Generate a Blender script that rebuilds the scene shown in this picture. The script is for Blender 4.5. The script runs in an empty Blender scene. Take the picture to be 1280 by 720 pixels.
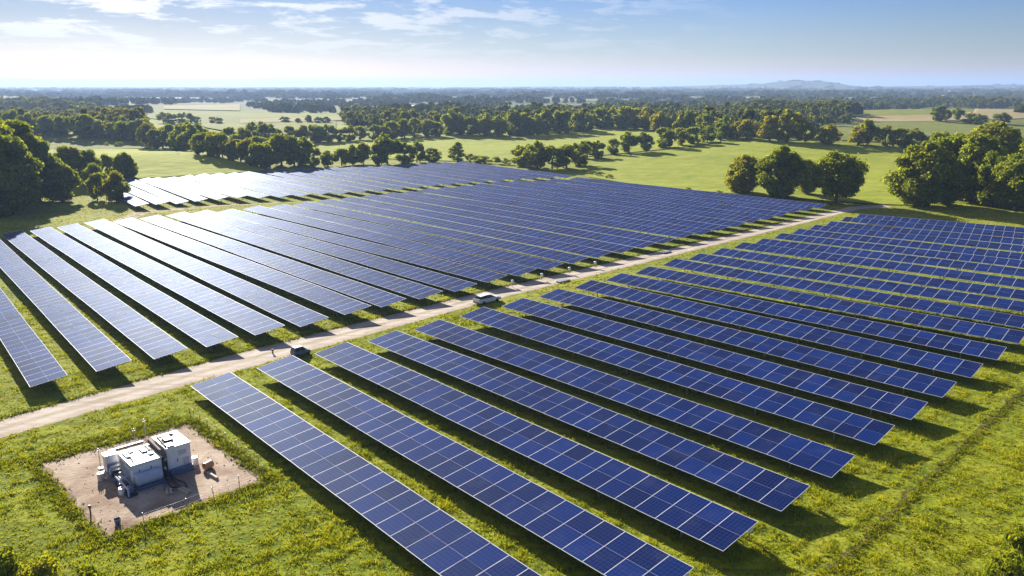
import bpy, math, random
import numpy as np
from mathutils import Vector, Matrix

R_ = math.radians
S = bpy.context.scene
COL = S.collection
random.seed(7)
rng = np.random.default_rng(7)

# ------------------------------------------------------------------ camera, sky, sun, exposure
CAM_H = 32.0
F = 994.0                                   # focal length in pixels of a 1280 wide frame
PITCH = math.atan(253.0 / F)
cam_d = bpy.data.cameras.new('camera')
cam_d.sensor_width = 36.0
cam_d.lens = F / 1280.0 * 36.0
cam_d.clip_start = 0.5
cam_d.clip_end = 60000.0
cam = bpy.data.objects.new('camera', cam_d)
cam.location = (0, 0, CAM_H)
cam.rotation_euler = (math.pi / 2 - PITCH, 0, 0)
COL.objects.link(cam)
S.camera = cam

SUN_AZ, SUN_EL = -27.0, 21.0                # azimuth clockwise from +Y
S.view_settings.view_transform = 'Standard'
S.view_settings.look = 'None'
S.view_settings.gamma = 1.0
S.view_settings.use_curve_mapping = False
S.view_settings.exposure = 1.5
S.render.engine = 'CYCLES'
S.cycles.use_denoising = True
S.cycles.max_bounces = 6
S.cycles.diffuse_bounces = 2
S.cycles.glossy_bounces = 2
S.cycles.transmission_bounces = 3
S.cycles.transparent_max_bounces = 6
S.cycles.volume_bounces = 1
S.cycles.caustics_reflective = False
S.cycles.caustics_refractive = False
S.cycles.sample_clamp_indirect = 4.0

sun_d = bpy.data.lights.new('sun', 'SUN')
sun_d.energy = 5.0
sun_d.angle = R_(0.55)
sun_d.color = (1.0, 0.93, 0.81)
sun = bpy.data.objects.new('sun', sun_d)
sun.rotation_euler = (R_(90 - SUN_EL), 0, R_(180 - SUN_AZ))
COL.objects.link(sun)

W = bpy.data.worlds.new('World')
S.world = W
W.use_nodes = True
nt = W.node_tree
nt.nodes.clear()


def nn(tree, kind, **kw):
    n = tree.nodes.new(kind)
    for k, v in kw.items():
        if k in n.inputs.keys() if isinstance(k, str) else False:
            n.inputs[k].default_value = v
        else:
            setattr(n, k, v)
    return n


def mth(tree, op, a, b=None, c=None, clamp=False):
    n = tree.nodes.new('ShaderNodeMath')
    n.operation = op
    n.use_clamp = clamp
    for i, v in enumerate((a, b, c)):
        if v is None:
            continue
        if isinstance(v, (int, float)):
            n.inputs[i].default_value = v
        else:
            tree.links.new(v, n.inputs[i])
    return n.outputs[0]


def ramp(tree, fac, stops, interp='LINEAR'):
    n = tree.nodes.new('ShaderNodeValToRGB')
    n.color_ramp.interpolation = interp
    el = n.color_ramp.elements
    while len(el) < len(stops):
        el.new(0.5)
    for e, (p, c) in zip(el, stops):
        e.position = p
        e.color = (*c, 1.0) if len(c) == 3 else c
    tree.links.new(fac, n.inputs[0])
    return n.outputs[0]


def noise(tree, vec, scale, detail=3.0, rough=0.55, dist=0.0):
    n = tree.nodes.new('ShaderNodeTexNoise')
    n.inputs['Scale'].default_value = scale
    n.inputs['Detail'].default_value = detail
    n.inputs['Roughness'].default_value = rough
    n.inputs['Distortion'].default_value = dist
    if vec is not None:
        tree.links.new(vec, n.inputs['Vector'])
    return n.outputs['Fac']


def mixc(tree, fac, a, b, blend='MIX'):
    n = tree.nodes.new('ShaderNodeMix')
    n.data_type = 'RGBA'
    n.blend_type = blend
    for i, v in ((0, fac), (6, a), (7, b)):
        if isinstance(v, (int, float)):
            n.inputs[i].default_value = v
        elif isinstance(v, tuple):
            n.inputs[i].default_value = (*v, 1.0) if len(v) == 3 else v
        else:
            tree.links.new(v, n.inputs[i])
    return n.outputs[2]


# sky: Nishita plus thin clouds that are a function of the sky direction
sky = nt.nodes.new('ShaderNodeTexSky')
sky.sky_type = 'NISHITA'
sky.sun_disc = False
sky.sun_elevation = R_(SUN_EL)
sky.sun_rotation = R_(SUN_AZ)
sky.altitude = 0
sky.air_density = 1.0
sky.dust_density = 0.5
sky.ozone_density = 3.0
geo = nt.nodes.new('ShaderNodeTexCoord')
dirv = geo.outputs['Generated']
sep = nt.nodes.new('ShaderNodeSeparateXYZ')
nt.links.new(dirv, sep.inputs[0])
elev = mth(nt, 'MAXIMUM', sep.outputs[2], 0.0)
# clouds on a flat layer: direction / (z + small)
den = mth(nt, 'ADD', elev, 0.10)
px = mth(nt, 'DIVIDE', sep.outputs[0], den)
py = mth(nt, 'DIVIDE', sep.outputs[1], den)
cv = nt.nodes.new('ShaderNodeCombineXYZ')
nt.links.new(mth(nt, 'MULTIPLY', px, 1.0), cv.inputs[0])
nt.links.new(mth(nt, 'MULTIPLY', py, 0.9), cv.inputs[1])
cn = noise(nt, cv.outputs[0], 1.9, 8.0, 0.64, 0.25)
cmask = ramp(nt, cn, [(0.49, (0, 0, 0)), (0.57, (1, 1, 1))])
# clouds gather toward the sun side and thin out to the right
azn = mth(nt, 'ADD', mth(nt, 'MULTIPLY', sep.outputs[0], -1.5), 0.42, clamp=True)
hi = ramp(nt, elev, [(0.02, (0, 0, 0)), (0.075, (1, 1, 1))])
cfac = mth(nt, 'MULTIPLY', mth(nt, 'MULTIPLY', cmask, azn), hi)
cfac = mth(nt, 'MULTIPLY', cfac, 0.85)
# the air is clear and deep blue a little above the horizon, milky at the horizon itself
tint = ramp(nt, elev, [(0.0, (.98, .65, .52)), (.014, (.72, .58, .54)), (.035, (.50, .52, .60)), (.11, (.28, .42, .74)), (.6, (.39, .55, .92))])
skyc = mixc(nt, 1.0, sky.outputs[0], tint, 'MULTIPLY')
skyc = mixc(nt, mth(nt, 'MULTIPLY', azn, mth(nt, 'ADD', mth(nt, 'MULTIPLY', hi, .14), .34)), skyc, (0, 0, 0))
CLOUD_L = 8.2
withcl = mixc(nt, cfac, skyc, (CLOUD_L, CLOUD_L * .97, CLOUD_L * .93))
bg = nt.nodes.new('ShaderNodeBackground')
bg.inputs['Strength'].default_value = 0.05
nt.links.new(withcl, bg.inputs[0])
wo = nt.nodes.new('ShaderNodeOutputWorld')
nt.links.new(bg.outputs[0], wo.inputs[0])

# ------------------------------------------------------------------ frame of the place
A_ = math.radians(43.4)
RD = np.array([-math.sin(A_), math.cos(A_)])     # along the panel rows, away from the camera
VD = np.array([math.cos(A_), math.sin(A_)])      # along the gravel road, away from the camera


def P(r, v):
    """rows/road coordinates in camera heights -> world x, y"""
    q = CAM_H * (r * RD + v * VD)
    return float(q[0]), float(q[1])


_cp, _sp = math.cos(PITCH), math.sin(PITCH)


def _smooth(a, b, x):
    t = np.clip((x - a) / (b - a), 0, 1)
    return t * t * (3 - 2 * t)


BUMPS = [(175.0, 430.0, 7.0, 95.0, 75.0), (15.0, 590.0, 5.0, 120.0, 60.0), (-150.0, 330.0, 5.0, 60.0, 45.0),
         (-260.0, 520.0, 7.0, 140.0, 80.0), (420.0, 800.0, 9.0, 200.0, 120.0), (-60.0, 830.0, 6.0, 180.0, 90.0),
         (120.0, 520.0, 3.0, 60.0, 45.0)]


def terr(x, y):
    x = np.asarray(x, float)
    y = np.asarray(y, float)
    d = np.hypot(x, y)
    z = np.zeros_like(d)
    for bx, by, h, sx, sy in BUMPS:
        z = z + h * np.exp(-((x - bx) / sx) ** 2 - ((y - by) / sy) ** 2)
    z = z * _smooth(250, 380, d)
    w = _smooth(600, 1500, d) * (1 - _smooth(9000, 16000, d))
    z = z + w * 4.0 * (np.sin(x / 310.0 + 1.3) * np.sin(y / 270.0 + .4) + .6 * np.sin(x / 137.0 + y / 190.0))
    # the far hill and the low ridges on the horizon
    z = z + 66 * np.exp(-(np.abs((x - 2120) / 300.0) ** 2.6) - ((y - 6000) / 600.0) ** 2)
    z = z + 34 * np.exp(-((x - 1900) / 1100.0) ** 2 - ((y - 7000) / 700.0) ** 2)
    z = z + 44 * np.exp(-((x - 4600) / 1500.0) ** 2 - ((y - 6600) / 700.0) ** 2)
    z = z + 24 * np.exp(-((x - 900) / 1600.0) ** 2 - ((y - 12500) / 800.0) ** 2)
    return z


def at(u, v):
    """the ground point seen in the photograph at pixel (u, v) of 1280 x 720"""
    dx, dy, dz = (u - 640.0) / F, 1.0, -(v - 360.0) / F
    r = np.array([dx, dy * _cp + dz * _sp, -dy * _sp + dz * _cp])
    t = CAM_H / max(-r[2], 1e-4)
    t = min(t, 15000.0 / r[1])
    for _ in range(14):
        z = float(terr(r[0] * t, r[1] * t))
        tn = (CAM_H - z) / max(-r[2], 1e-4)
        t = .5 * t + .5 * min(tn, 15000.0 / r[1])
    return float(r[0] * t), float(r[1] * t), float(terr(r[0] * t, r[1] * t))


# ------------------------------------------------------------------ helpers
def tag(o, label=None, cat=None, group=None, kind=None):
    if label:
        o['label'] = label
    if cat:
        o['category'] = cat
    if group:
        o['group'] = group
    if kind:
        o['kind'] = kind
    return o


def link(o, parent=None):
    COL.objects.link(o)
    if parent is not None:
        o.parent = parent
    return o


def empty(name, loc, rz=0.0):
    o = bpy.data.objects.new(name, None)
    o.empty_display_size = 0.5
    o.location = loc
    o.rotation_euler = (0, 0, rz)
    return link(o)


class MB:
    """collects polygons into one mesh"""

    def __init__(self):
        self.v, self.f, self.m, self.smooth = [], [], [], False

    def add(self, verts, faces, mi=0):
        b = len(self.v)
        self.v.extend([tuple(map(float, p)) for p in verts])
        for fc in faces:
            self.f.append([b + i for i in fc])
            self.m.append(mi)

    def box(self, c, s, mi=0, rz=0.0, bev=0.0, taper=1.0):
        x, y, z = s[0] / 2, s[1] / 2, s[2] / 2
        ca, sa = math.cos(rz), math.sin(rz)
        if bev <= 0:
            pts = [(-x, -y, -z), (x, -y, -z), (x, y, -z), (-x, y, -z), (-x * taper, -y * taper, z), (x * taper, -y * taper, z), (x * taper, y * taper, z), (-x * taper, y * taper, z)]
            fc = [(0, 3, 2, 1), (4, 5, 6, 7), (0, 1, 5, 4), (1, 2, 6, 5), (2, 3, 7, 6), (3, 0, 4, 7)]
        else:
            b = bev
            ring = [(-x + b, -y), (x - b, -y), (x, -y + b), (x, y - b), (x - b, y), (-x + b, y), (-x, y - b), (-x, -y + b)]
            ins = [(px * (1 - b / x), py_ * (1 - b / y)) for px, py_ in ring]
            pts = [(px, py_, -z) for px, py_ in ring] + [(px, py_, z - b) for px, py_ in ring] + [(px, py_, z) for px, py_ in ins]
            fc = [tuple(range(7, -1, -1)), tuple(range(16, 24))]
            for k in range(8):
                k2 = (k + 1) % 8
                fc.append((k, k2, 8 + k2, 8 + k))
                fc.append((8 + k, 8 + k2, 16 + k2, 16 + k))
        self.add([(c[0] + px * ca - py_ * sa, c[1] + px * sa + py_ * ca, c[2] + pz) for px, py_, pz in pts], fc, mi)

    def tube(self, p0, p1, r0, r1=None, n=8, mi=0, caps=True):
        r1 = r0 if r1 is None else r1
        p0, p1 = Vector(p0), Vector(p1)
        d = (p1 - p0).normalized()
        a = d.orthogonal().normalized()
        b = d.cross(a)
        vs = []
        for p, r in ((p0, r0), (p1, r1)):
            for k in range(n):
                t = 2 * math.pi * k / n
                vs.append(p + (a * math.cos(t) + b * math.sin(t)) * r)
        fc = [(k, (k + 1) % n, n + (k + 1) % n, n + k) for k in range(n)]
        if caps:
            fc += [tuple(range(n - 1, -1, -1)), tuple(range(n, 2 * n))]
        self.add(vs, fc, mi)

    def lathe(self, prof, n=12, axis=((0, 0, 0), (0, 0, 1)), mi=0):
        o, d = Vector(axis[0]), Vector(axis[1]).normalized()
        a = d.orthogonal().normalized()
        b = d.cross(a)
        vs = []
        for r, h in prof:
            for k in range(n):
                t = 2 * math.pi * k / n
                vs.append(o + d * h + (a * math.cos(t) + b * math.sin(t)) * r)
        fc = []
        for i in range(len(prof) - 1):
            for k in range(n):
                k2 = (k + 1) % n
                fc.append((i * n + k, i * n + k2, (i + 1) * n + k2, (i + 1) * n + k))
        fc.append(tuple(range(n - 1, -1, -1)))
        fc.append(tuple(range((len(prof) - 1) * n, len(prof) * n)))
        self.add(vs, fc, mi)

    def mesh(self, name, mats, smooth=None):
        me = bpy.data.meshes.new(name)
        me.from_pydata(self.v, [], self.f)
        for m in (mats if isinstance(mats, (list, tuple)) else [mats]):
            me.materials.append(m)
        me.polygons.foreach_set('material_index', self.m)
        if smooth or self.smooth:
            me.polygons.foreach_set('use_smooth', [True] * len(self.f))
        me.update()
        return me

    def build(self, name, mats, parent=None, loc=(0, 0, 0), smooth=None):
        o = bpy.data.objects.new(name, self.mesh(name, mats, smooth))
        o.location = loc
        return link(o, parent)


def np_mesh(name, verts, faces, mats, smooth=False, midx=None):
    """fast mesh from numpy arrays; every face has the same number of corners"""
    verts = np.asarray(verts, np.float32)
    faces = np.asarray(faces, np.int32)
    k = faces.shape[1]
    me = bpy.data.meshes.new(name)
    me.vertices.add(len(verts))
    me.vertices.foreach_set('co', verts.ravel())
    me.loops.add(faces.size)
    me.loops.foreach_set('vertex_index', faces.ravel())
    me.polygons.add(len(faces))
    me.polygons.foreach_set('loop_start', np.arange(0, faces.size, k, dtype=np.int32))
    if midx is not None:
        me.polygons.foreach_set('material_index', np.asarray(midx, np.int32))
    me.polygons.foreach_set('use_smooth', np.full(len(faces), bool(smooth)))
    for m in (mats if isinstance(mats, (list, tuple)) else [mats]):
        me.materials.append(m)
    me.update(calc_edges=True)
    me.validate()
    return me


def np_obj(name, verts, faces, mats, parent=None, **kw):
    return link(bpy.data.objects.new(name, np_mesh(name, verts, faces, mats, **kw)), parent)


def attr(me, name, domain, values):
    a = me.attributes.new(name, 'FLOAT', domain)
    a.data.foreach_set('value', np.asarray(values, np.float32))


ORD = ['zeroth', 'first', 'second', 'third', 'fourth', 'fifth', 'sixth', 'seventh', 'eighth', 'ninth', 'tenth', 'eleventh', 'twelfth',
       'thirteenth', 'fourteenth', 'fifteenth', 'sixteenth', 'seventeenth', 'eighteenth', 'nineteenth', 'twentieth']
for t_, base in (('twenty', 20), ('thirty', 30), ('forty', 40)):
    for k_ in range(1, 10):
        ORD.append(f'{t_}-{ORD[k_]}')
    ORD.append({'twenty': 'thirtieth', 'thirty': 'fortieth', 'forty': 'fiftieth'}[t_])


# ------------------------------------------------------------------ materials
def newmat(name):
    m = bpy.data.materials.new(name)
    m.use_nodes = True
    t = m.node_tree
    b = t.nodes['Principled BSDF']
    return m, t, b


def simple(name, color, rough=0.6, metal=0.0, var=0.15, scale=3.0, bump=0.0):
    m, t, b = newmat(name)
    tc = t.nodes.new('ShaderNodeTexCoord')
    n = noise(t, tc.outputs['Object'], scale, 4.0)
    lo = tuple(c * (1 - var) for c in color)
    hi = tuple(min(1, c * (1 + var)) for c in color)
    t.links.new(ramp(t, n, [(0.3, lo), (0.7, hi)]), b.inputs['Base Color'])
    b.inputs['Roughness'].default_value = rough
    b.inputs['Metallic'].default_value = metal
    if bump:
        bn = t.nodes.new('ShaderNodeBump')
        bn.inputs['Strength'].default_value = bump
        t.links.new(n, bn.inputs['Height'])
        t.links.new(bn.outputs[0], b.inputs['Normal'])
    return m


def grass_color(t, wp, dark, mid, light, dry):
    """several scales of patchiness, all in world metres"""
    big = noise(t, wp, 0.012, 3.0)
    med = noise(t, wp, 0.09, 4.0, 0.6)
    fine = noise(t, wp, 0.9, 4.0, 0.7)
    c1 = mixc(t, ramp(t, med, [(.36, (0, 0, 0)), (.66, (1, 1, 1))]), dark, mid)
    c2 = mixc(t, ramp(t, fine, [(.42, (0, 0, 0)), (.72, (1, 1, 1))]), c1, light)
    dr = mth(t, 'MULTIPLY', ramp(t, big, [(.44, (0, 0, 0)), (.68, (1, 1, 1))]), ramp(t, noise(t, wp, 0.33, 4.0), [(.4, (0, 0, 0)), (.62, (1, 1, 1))]))
    return mixc(t, mth(t, 'MULTIPLY', dr, .7), c2, dry), fine, med


G_DARK, G_MID, G_LIGHT, G_DRY = (.090, .140, .008), (.22, .25, .010), (.31, .315, .015), (.31, .25, .04)


def ground_mat():
    m, t, b = newmat('grass_ground')
    g = t.nodes.new('ShaderNodeNewGeometry')
    wp = g.outputs['Position']
    col, fine, med = grass_color(t, wp, G_DARK, G_MID, G_LIGHT, G_DRY)
    # mowing and wheel lines that run along the road direction near the array
    mp = t.nodes.new('ShaderNodeMapping')
    mp.vector_type = 'POINT'
    mp.inputs['Rotation'].default_value = (0, 0, -math.atan2(VD[1], VD[0]))
    mp.inputs['Scale'].default_value = (0.02, 0.75, 1)
    t.links.new(wp, mp.inputs[0])
    st = noise(t, mp.outputs[0], 1.0, 3.0, 0.6)
    col = mixc(t, mth(t, 'MULTIPLY', ramp(t, st, [(.5, (0, 0, 0)), (.66, (1, 1, 1))]), .55), col, (.055, .075, .014))
    # far away the land is rougher and greyer
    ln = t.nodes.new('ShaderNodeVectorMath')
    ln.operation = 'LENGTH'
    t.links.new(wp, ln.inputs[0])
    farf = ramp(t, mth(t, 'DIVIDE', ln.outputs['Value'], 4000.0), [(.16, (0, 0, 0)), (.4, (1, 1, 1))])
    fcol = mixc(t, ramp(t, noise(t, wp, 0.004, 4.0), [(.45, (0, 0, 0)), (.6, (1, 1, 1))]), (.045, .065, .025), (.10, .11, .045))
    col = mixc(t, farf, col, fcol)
    t.links.new(col, b.inputs['Base Color'])
    b.inputs['Roughness'].default_value = 1.0
    b.inputs['Specular IOR Level'].default_value = 0.1
    bn = t.nodes.new('ShaderNodeBump')
    bn.inputs['Strength'].default_value = 1.0
    bn.inputs['Distance'].default_value = 0.2
    t.links.new(mth(t, 'ADD', fine, mth(t, 'MULTIPLY', med, 2.0)), bn.inputs['Height'])
    t.links.new(bn.outputs[0], b.inputs['Normal'])
    return m


def field_mat(name, dark, mid, light, stripe=0.0, ang=0.0):
    m, t, b = newmat(name)
    g = t.nodes.new('ShaderNodeNewGeometry')
    wp = g.outputs['Position']
    big = noise(t, wp, 0.011, 4.0, .6, .5)
    fine = noise(t, wp, 0.12, 5.0, .65)
    c = mixc(t, ramp(t, big, [(.35, (0, 0, 0)), (.65, (1, 1, 1))]), dark, mid)
    c = mixc(t, ramp(t, fine, [(.4, (0, 0, 0)), (.75, (1, 1, 1))]), c, light)
    mp = t.nodes.new('ShaderNodeMapping')
    mp.inputs['Rotation'].default_value = (0, 0, ang)
    mp.inputs['Scale'].default_value = (0.004, 0.11, 1)
    t.links.new(wp, mp.inputs[0])
    st = noise(t, mp.outputs[0], 1.0, 3.0, .6)
    c = mixc(t, mth(t, 'MULTIPLY', ramp(t, st, [(.48, (0, 0, 0)), (.7, (1, 1, 1))]), stripe), c, dark)
    t.links.new(c, b.inputs['Base Color'])
    b.inputs['Roughness'].default_value = 1.0
    b.inputs['Specular IOR Level'].default_value = 0.1
    bn = t.nodes.new('ShaderNodeBump')
    bn.inputs['Strength'].default_value = 0.8
    bn.inputs['Distance'].default_value = 1.0
    t.links.new(fine, bn.inputs['Height'])
    t.links.new(bn.outputs[0], b.inputs['Normal'])
    return m


def gravel_mat(name, lo, hi, stain, tracks=False):
    m, t, b = newmat(name)
    g = t.nodes.new('ShaderNodeNewGeometry')
    wp = g.outputs['Position']
    n1 = noise(t, wp, 0.35, 5.0, .65)
    n2 = noise(t, wp, 3.2, 4.0, .7)
    n3 = noise(t, wp, 0.16, 4.0, .6, .8)
    c = mixc(t, ramp(t, n1, [(.35, (0, 0, 0)), (.65, (1, 1, 1))]), lo, hi)
    c = mixc(t, ramp(t, n2, [(.5, (0, 0, 0)), (.8, (.6, .6, .6))]), c, stain)
    c = mixc(t, ramp(t, n3, [(.50, (0, 0, 0)), (.68, (.85, .85, .85))]), c, stain)
    if tracks:
        ac = t.nodes.new('ShaderNodeAttribute')
        ac.attribute_name = 'across'
        wv = mth(t, 'ADD', ac.outputs['Fac'], mth(t, 'MULTIPLY', mth(t, 'SUBTRACT', noise(t, wp, .05, 2.0), .5), .18))
        two = mth(t, 'ABSOLUTE', mth(t, 'SUBTRACT', mth(t, 'ABSOLUTE', mth(t, 'SUBTRACT', wv, .5)), .19))
        rutf = ramp(t, two, [(.03, (1, 1, 1)), (.10, (0, 0, 0))])
        c = mixc(t, mth(t, 'MULTIPLY', rutf, .55), c, (.56, .49, .42))
        mid = ramp(t, mth(t, 'ABSOLUTE', mth(t, 'SUBTRACT', wv, .5)), [(.02, (1, 1, 1)), (.08, (0, 0, 0)), (.38, (0, 0, 0)), (.47, (1, 1, 1))])
        c = mixc(t, mth(t, 'MULTIPLY', mid, mth(t, 'MULTIPLY', ramp(t, n1, [(.42, (0, 0, 0)), (.6, (1, 1, 1))]), .75)), c, (.20, .19, .07))
        mp = t.nodes.new('ShaderNodeMapping')
        mp.inputs['Rotation'].default_value = (0, 0, -math.atan2(VD[1], VD[0]))
        mp.inputs['Scale'].default_value = (0.03, 1.1, 1)
        t.links.new(wp, mp.inputs[0])
        st = noise(t, mp.outputs[0], 1.0, 2.0, .6)
        c = mixc(t, ramp(t, st, [(.5, (0, 0, 0)), (.68, (.6, .6, .6))]), c, stain)
    t.links.new(c, b.inputs['Base Color'])
    b.inputs['Roughness'].default_value = 0.95
    b.inputs['Specular IOR Level'].default_value = 0.2
    bn = t.nodes.new('ShaderNodeBump')
    bn.inputs['Strength'].default_value = .7
    bn.inputs['Distance'].default_value = .08
    t.links.new(n2, bn.inputs['Height'])
    t.links.new(bn.outputs[0], b.inputs['Normal'])
    return m


def leaf_mat(name, dark, light, warm, scale=.35, transl=.55):
    m, t, b = newmat(name)
    g = t.nodes.new('ShaderNodeNewGeometry')
    oi = t.nodes.new('ShaderNodeObjectInfo')
    n = noise(t, g.outputs['Position'], scale, 3.0, .6)
    rp = mth(t, 'ADD', mth(t, 'MULTIPLY', g.outputs['Random Per Island'], .55), mth(t, 'MULTIPLY', n, .6))
    c = mixc(t, ramp(t, rp, [(.25, (0, 0, 0)), (.85, (1, 1, 1))]), dark, light)
    c = mixc(t, mth(t, 'MULTIPLY', ramp(t, oi.outputs['Random'], [(.45, (0, 0, 0)), (1, (1, 1, 1))]), .45), c, warm)
    t.nodes.remove(b)
    d = t.nodes.new('ShaderNodeBsdfDiffuse')
    tr = t.nodes.new('ShaderNodeBsdfTranslucent')
    t.links.new(c, d.inputs[0])
    tcol = mixc(t, 1.0, c, (1.5, 1.35, .55), 'MULTIPLY')
    t.links.new(tcol, tr.inputs[0])
    mx = t.nodes.new('ShaderNodeMixShader')
    mx.inputs[0].default_value = transl
    t.links.new(d.outputs[0], mx.inputs[1])
    t.links.new(tr.outputs[0], mx.inputs[2])
    t.links.new(mx.outputs[0], t.nodes['Material Output'].inputs[0])
    return m


def tuft_mat(name, c0, c1, c2, scale=.22):
    m, t, b = newmat(name)
    g = t.nodes.new('ShaderNodeNewGeometry')
    n = noise(t, g.outputs['Position'], scale, 4.0, .65)
    c = mixc(t, ramp(t, n, [(.35, (0, 0, 0)), (.65, (1, 1, 1))]), c0, c1)
    c = mixc(t, ramp(t, g.outputs['Random Per Island'], [(.55, (0, 0, 0)), (1, (1, 1, 1))]), c, c2)
    t.nodes.remove(b)
    d = t.nodes.new('ShaderNodeBsdfDiffuse')
    tr = t.nodes.new('ShaderNodeBsdfTranslucent')
    t.links.new(c, d.inputs[0])
    t.links.new(mixc(t, 1.0, c, (1.5, 1.4, .5), 'MULTIPLY'), tr.inputs[0])
    mx = t.nodes.new('ShaderNodeMixShader')
    mx.inputs[0].default_value = .4
    t.links.new(d.outputs[0], mx.inputs[1])
    t.links.new(tr.outputs[0], mx.inputs[2])
    t.links.new(mx.outputs[0], t.nodes['Material Output'].inputs[0])
    return m


PW, PD, FR = 1.93, 2.22, .045            # panel pitch along the row, panel depth, frame width


GLARE = .12                                 # strength of the anti-reflective glass sheen at grazing view


def cell_mat():
    """blue crystalline cells under glass, thin pale bus lines"""
    m, t, b = newmat('solar_cells')
    tc = t.nodes.new('ShaderNodeTexCoord')
    sp = t.nodes.new('ShaderNodeSeparateXYZ')
    t.links.new(tc.outputs['UV'], sp.inputs[0])

    def line(v, n, w):
        f = mth(t, 'FRACT', mth(t, 'MULTIPLY', v, n))
        d = mth(t, 'MINIMUM', f, mth(t, 'SUBTRACT', 1.0, f))
        return mth(t, 'LESS_THAN', d, w)
    ln = mth(t, 'MAXIMUM', line(sp.outputs[0], 6.0, .035), line(sp.outputs[1], 6.0, .03))
    at_ = t.nodes.new('ShaderNodeAttribute')
    at_.attribute_name = 'tone'
    oi = t.nodes.new('ShaderNodeObjectInfo')
    rnd = mth(t, 'FRACT', mth(t, 'ADD', at_.outputs['Fac'], oi.outputs['Random']))
    g = t.nodes.new('ShaderNodeNewGeometry')
    cl = noise(t, g.outputs['Position'], .5, 4.0, .6)
    c = mixc(t, rnd, (.0015, .008, .062), (.003, .019, .130))
    c = mixc(t, mth(t, 'MULTIPLY', ln, .28), c, (.10, .15, .32))
    c = mixc(t, mth(t, 'MULTIPLY', ramp(t, cl, [(.5, (0, 0, 0)), (.8, (1, 1, 1))]), .10), c, (.16, .16, .2))
    t.nodes.remove(b)
    d = t.nodes.new('ShaderNodeBsdfDiffuse')
    t.links.new(c, d.inputs[0])
    gl = t.nodes.new('ShaderNodeBsdfGlossy')
    gl.inputs['Color'].default_value = (.74, .84, 1.0, 1)
    t.links.new(mth(t, 'ADD', mth(t, 'MULTIPLY', cl, .06), .54), gl.inputs['Roughness'])
    lw = t.nodes.new('ShaderNodeLayerWeight')
    lw.inputs['Blend'].default_value = .5
    fz = mth(t, 'POWER', lw.outputs['Facing'], 5.5)
    mx = t.nodes.new('ShaderNodeMixShader')
    t.links.new(mth(t, 'ADD', mth(t, 'MULTIPLY', fz, GLARE), .010), mx.inputs[0])
    t.links.new(d.outputs[0], mx.inputs[1])
    t.links.new(gl.outputs[0], mx.inputs[2])
    t.links.new(mx.outputs[0], t.nodes['Material Output'].inputs[0])
    return m


M = dict(
    ground=ground_mat(),
    cells=cell_mat(),
    frame=simple('pale_aluminium', (.46, .48, .52), .65, .0, .05),
    back=simple('panel_backsheet', (.30, .31, .33), .7),
    steel=simple('galvanised_steel', (.32, .33, .35), .5, .7),
    road=gravel_mat('gravel_road', (.40, .325, .26), (.51, .435, .36), (.28, .215, .16), True),
    pad=gravel_mat('gravel_pad', (.30, .215, .15), (.47, .375, .29), (.16, .095, .06)),
    dirt=gravel_mat('dirt', (.26, .19, .11), (.34, .27, .17), (.15, .13, .05)),
    rim=gravel_mat('bare_soil', (.22, .145, .085), (.30, .215, .135), (.12, .085, .04)),
    soil_shade=gravel_mat('soil_shade', (.07, .065, .02), (.11, .09, .03), (.04, .04, .015)),
    white=simple('white_paint', (.80, .80, .79), .4, 0, .06, 1.5),
    lav=simple('pale_grey_paint', (.48, .50, .58), .4, 0, .08, 1.5),
    dark=simple('dark_steel', (.035, .04, .05), .5, .3),
    blue=simple('blue_grey_paint', (.10, .14, .22), .45, 0, .1),
    brown=simple('brown_rubber', (.12, .08, .06), .7),
    orange=simple('orange_plastic', (.55, .30, .12), .5),
    pinkish=simple('pale_plastic', (.62, .50, .45), .5),
    wood=simple('weathered_wood', (.42, .33, .25), .8, 0, .25, 6),
    bark=simple('bark', (.075, .06, .042), .9, 0, .3, 2.0, .5),
    glass=simple('dark_glass', (.015, .018, .022), .08),
    silver=simple('silver_paint', (.68, .69, .72), .35, .0, .05),
    tyre=simple('tyre', (.018, .018, .02), .8),
    light=simple('lamp_glass', (.7, .66, .6), .2),
    redl=simple('red_glass', (.3, .02, .02), .25),
    leafA=leaf_mat('leaves_green', (.085, .13, .018), (.29, .335, .042), (.30, .28, .035)),
    leafB=leaf_mat('leaves_dark', (.08, .125, .020), (.25, .30, .042), (.26, .28, .038)),
    leafY=leaf_mat('leaves_olive', (.10, .125, .018), (.30, .305, .04), (.33, .28, .04)),
    leafF=leaf_mat('leaves_far', (.035, .058, .013), (.17, .19, .025), (.16, .16, .025), .012, .45),
    shrub=leaf_mat('shrub_leaves', (.08, .125, .014), (.27, .30, .03), (.30, .29, .035), .6, .5),
    tuft=tuft_mat('grass_blades', (.145, .195, .010), (.325, .345, .016), (.44, .41, .04)),
    weed=tuft_mat('weed_blades', (.075, .105, .010), (.150, .180, .014), (.22, .21, .02)),
    pasture=field_mat('pasture_green', (.17, .21, .010), (.25, .285, .014), (.30, .32, .022), .35, .5),
    pale=field_mat('pale_stubble', (.18, .17, .055), (.25, .23, .08), (.30, .275, .11), .4, .2),
    olive=field_mat('olive_meadow', (.095, .125, .014), (.155, .175, .022), (.20, .20, .03), .4, .2),
    tan=field_mat('tan_field', (.26, .20, .09), (.34, .27, .13), (.36, .30, .16), .3, .3),
    white_f=field_mat('white_field', (.42, .40, .33), (.52, .49, .42), (.58, .55, .48), .2, .2),
    roof=simple('grey_roof', (.45, .44, .45), .6),
)

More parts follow.
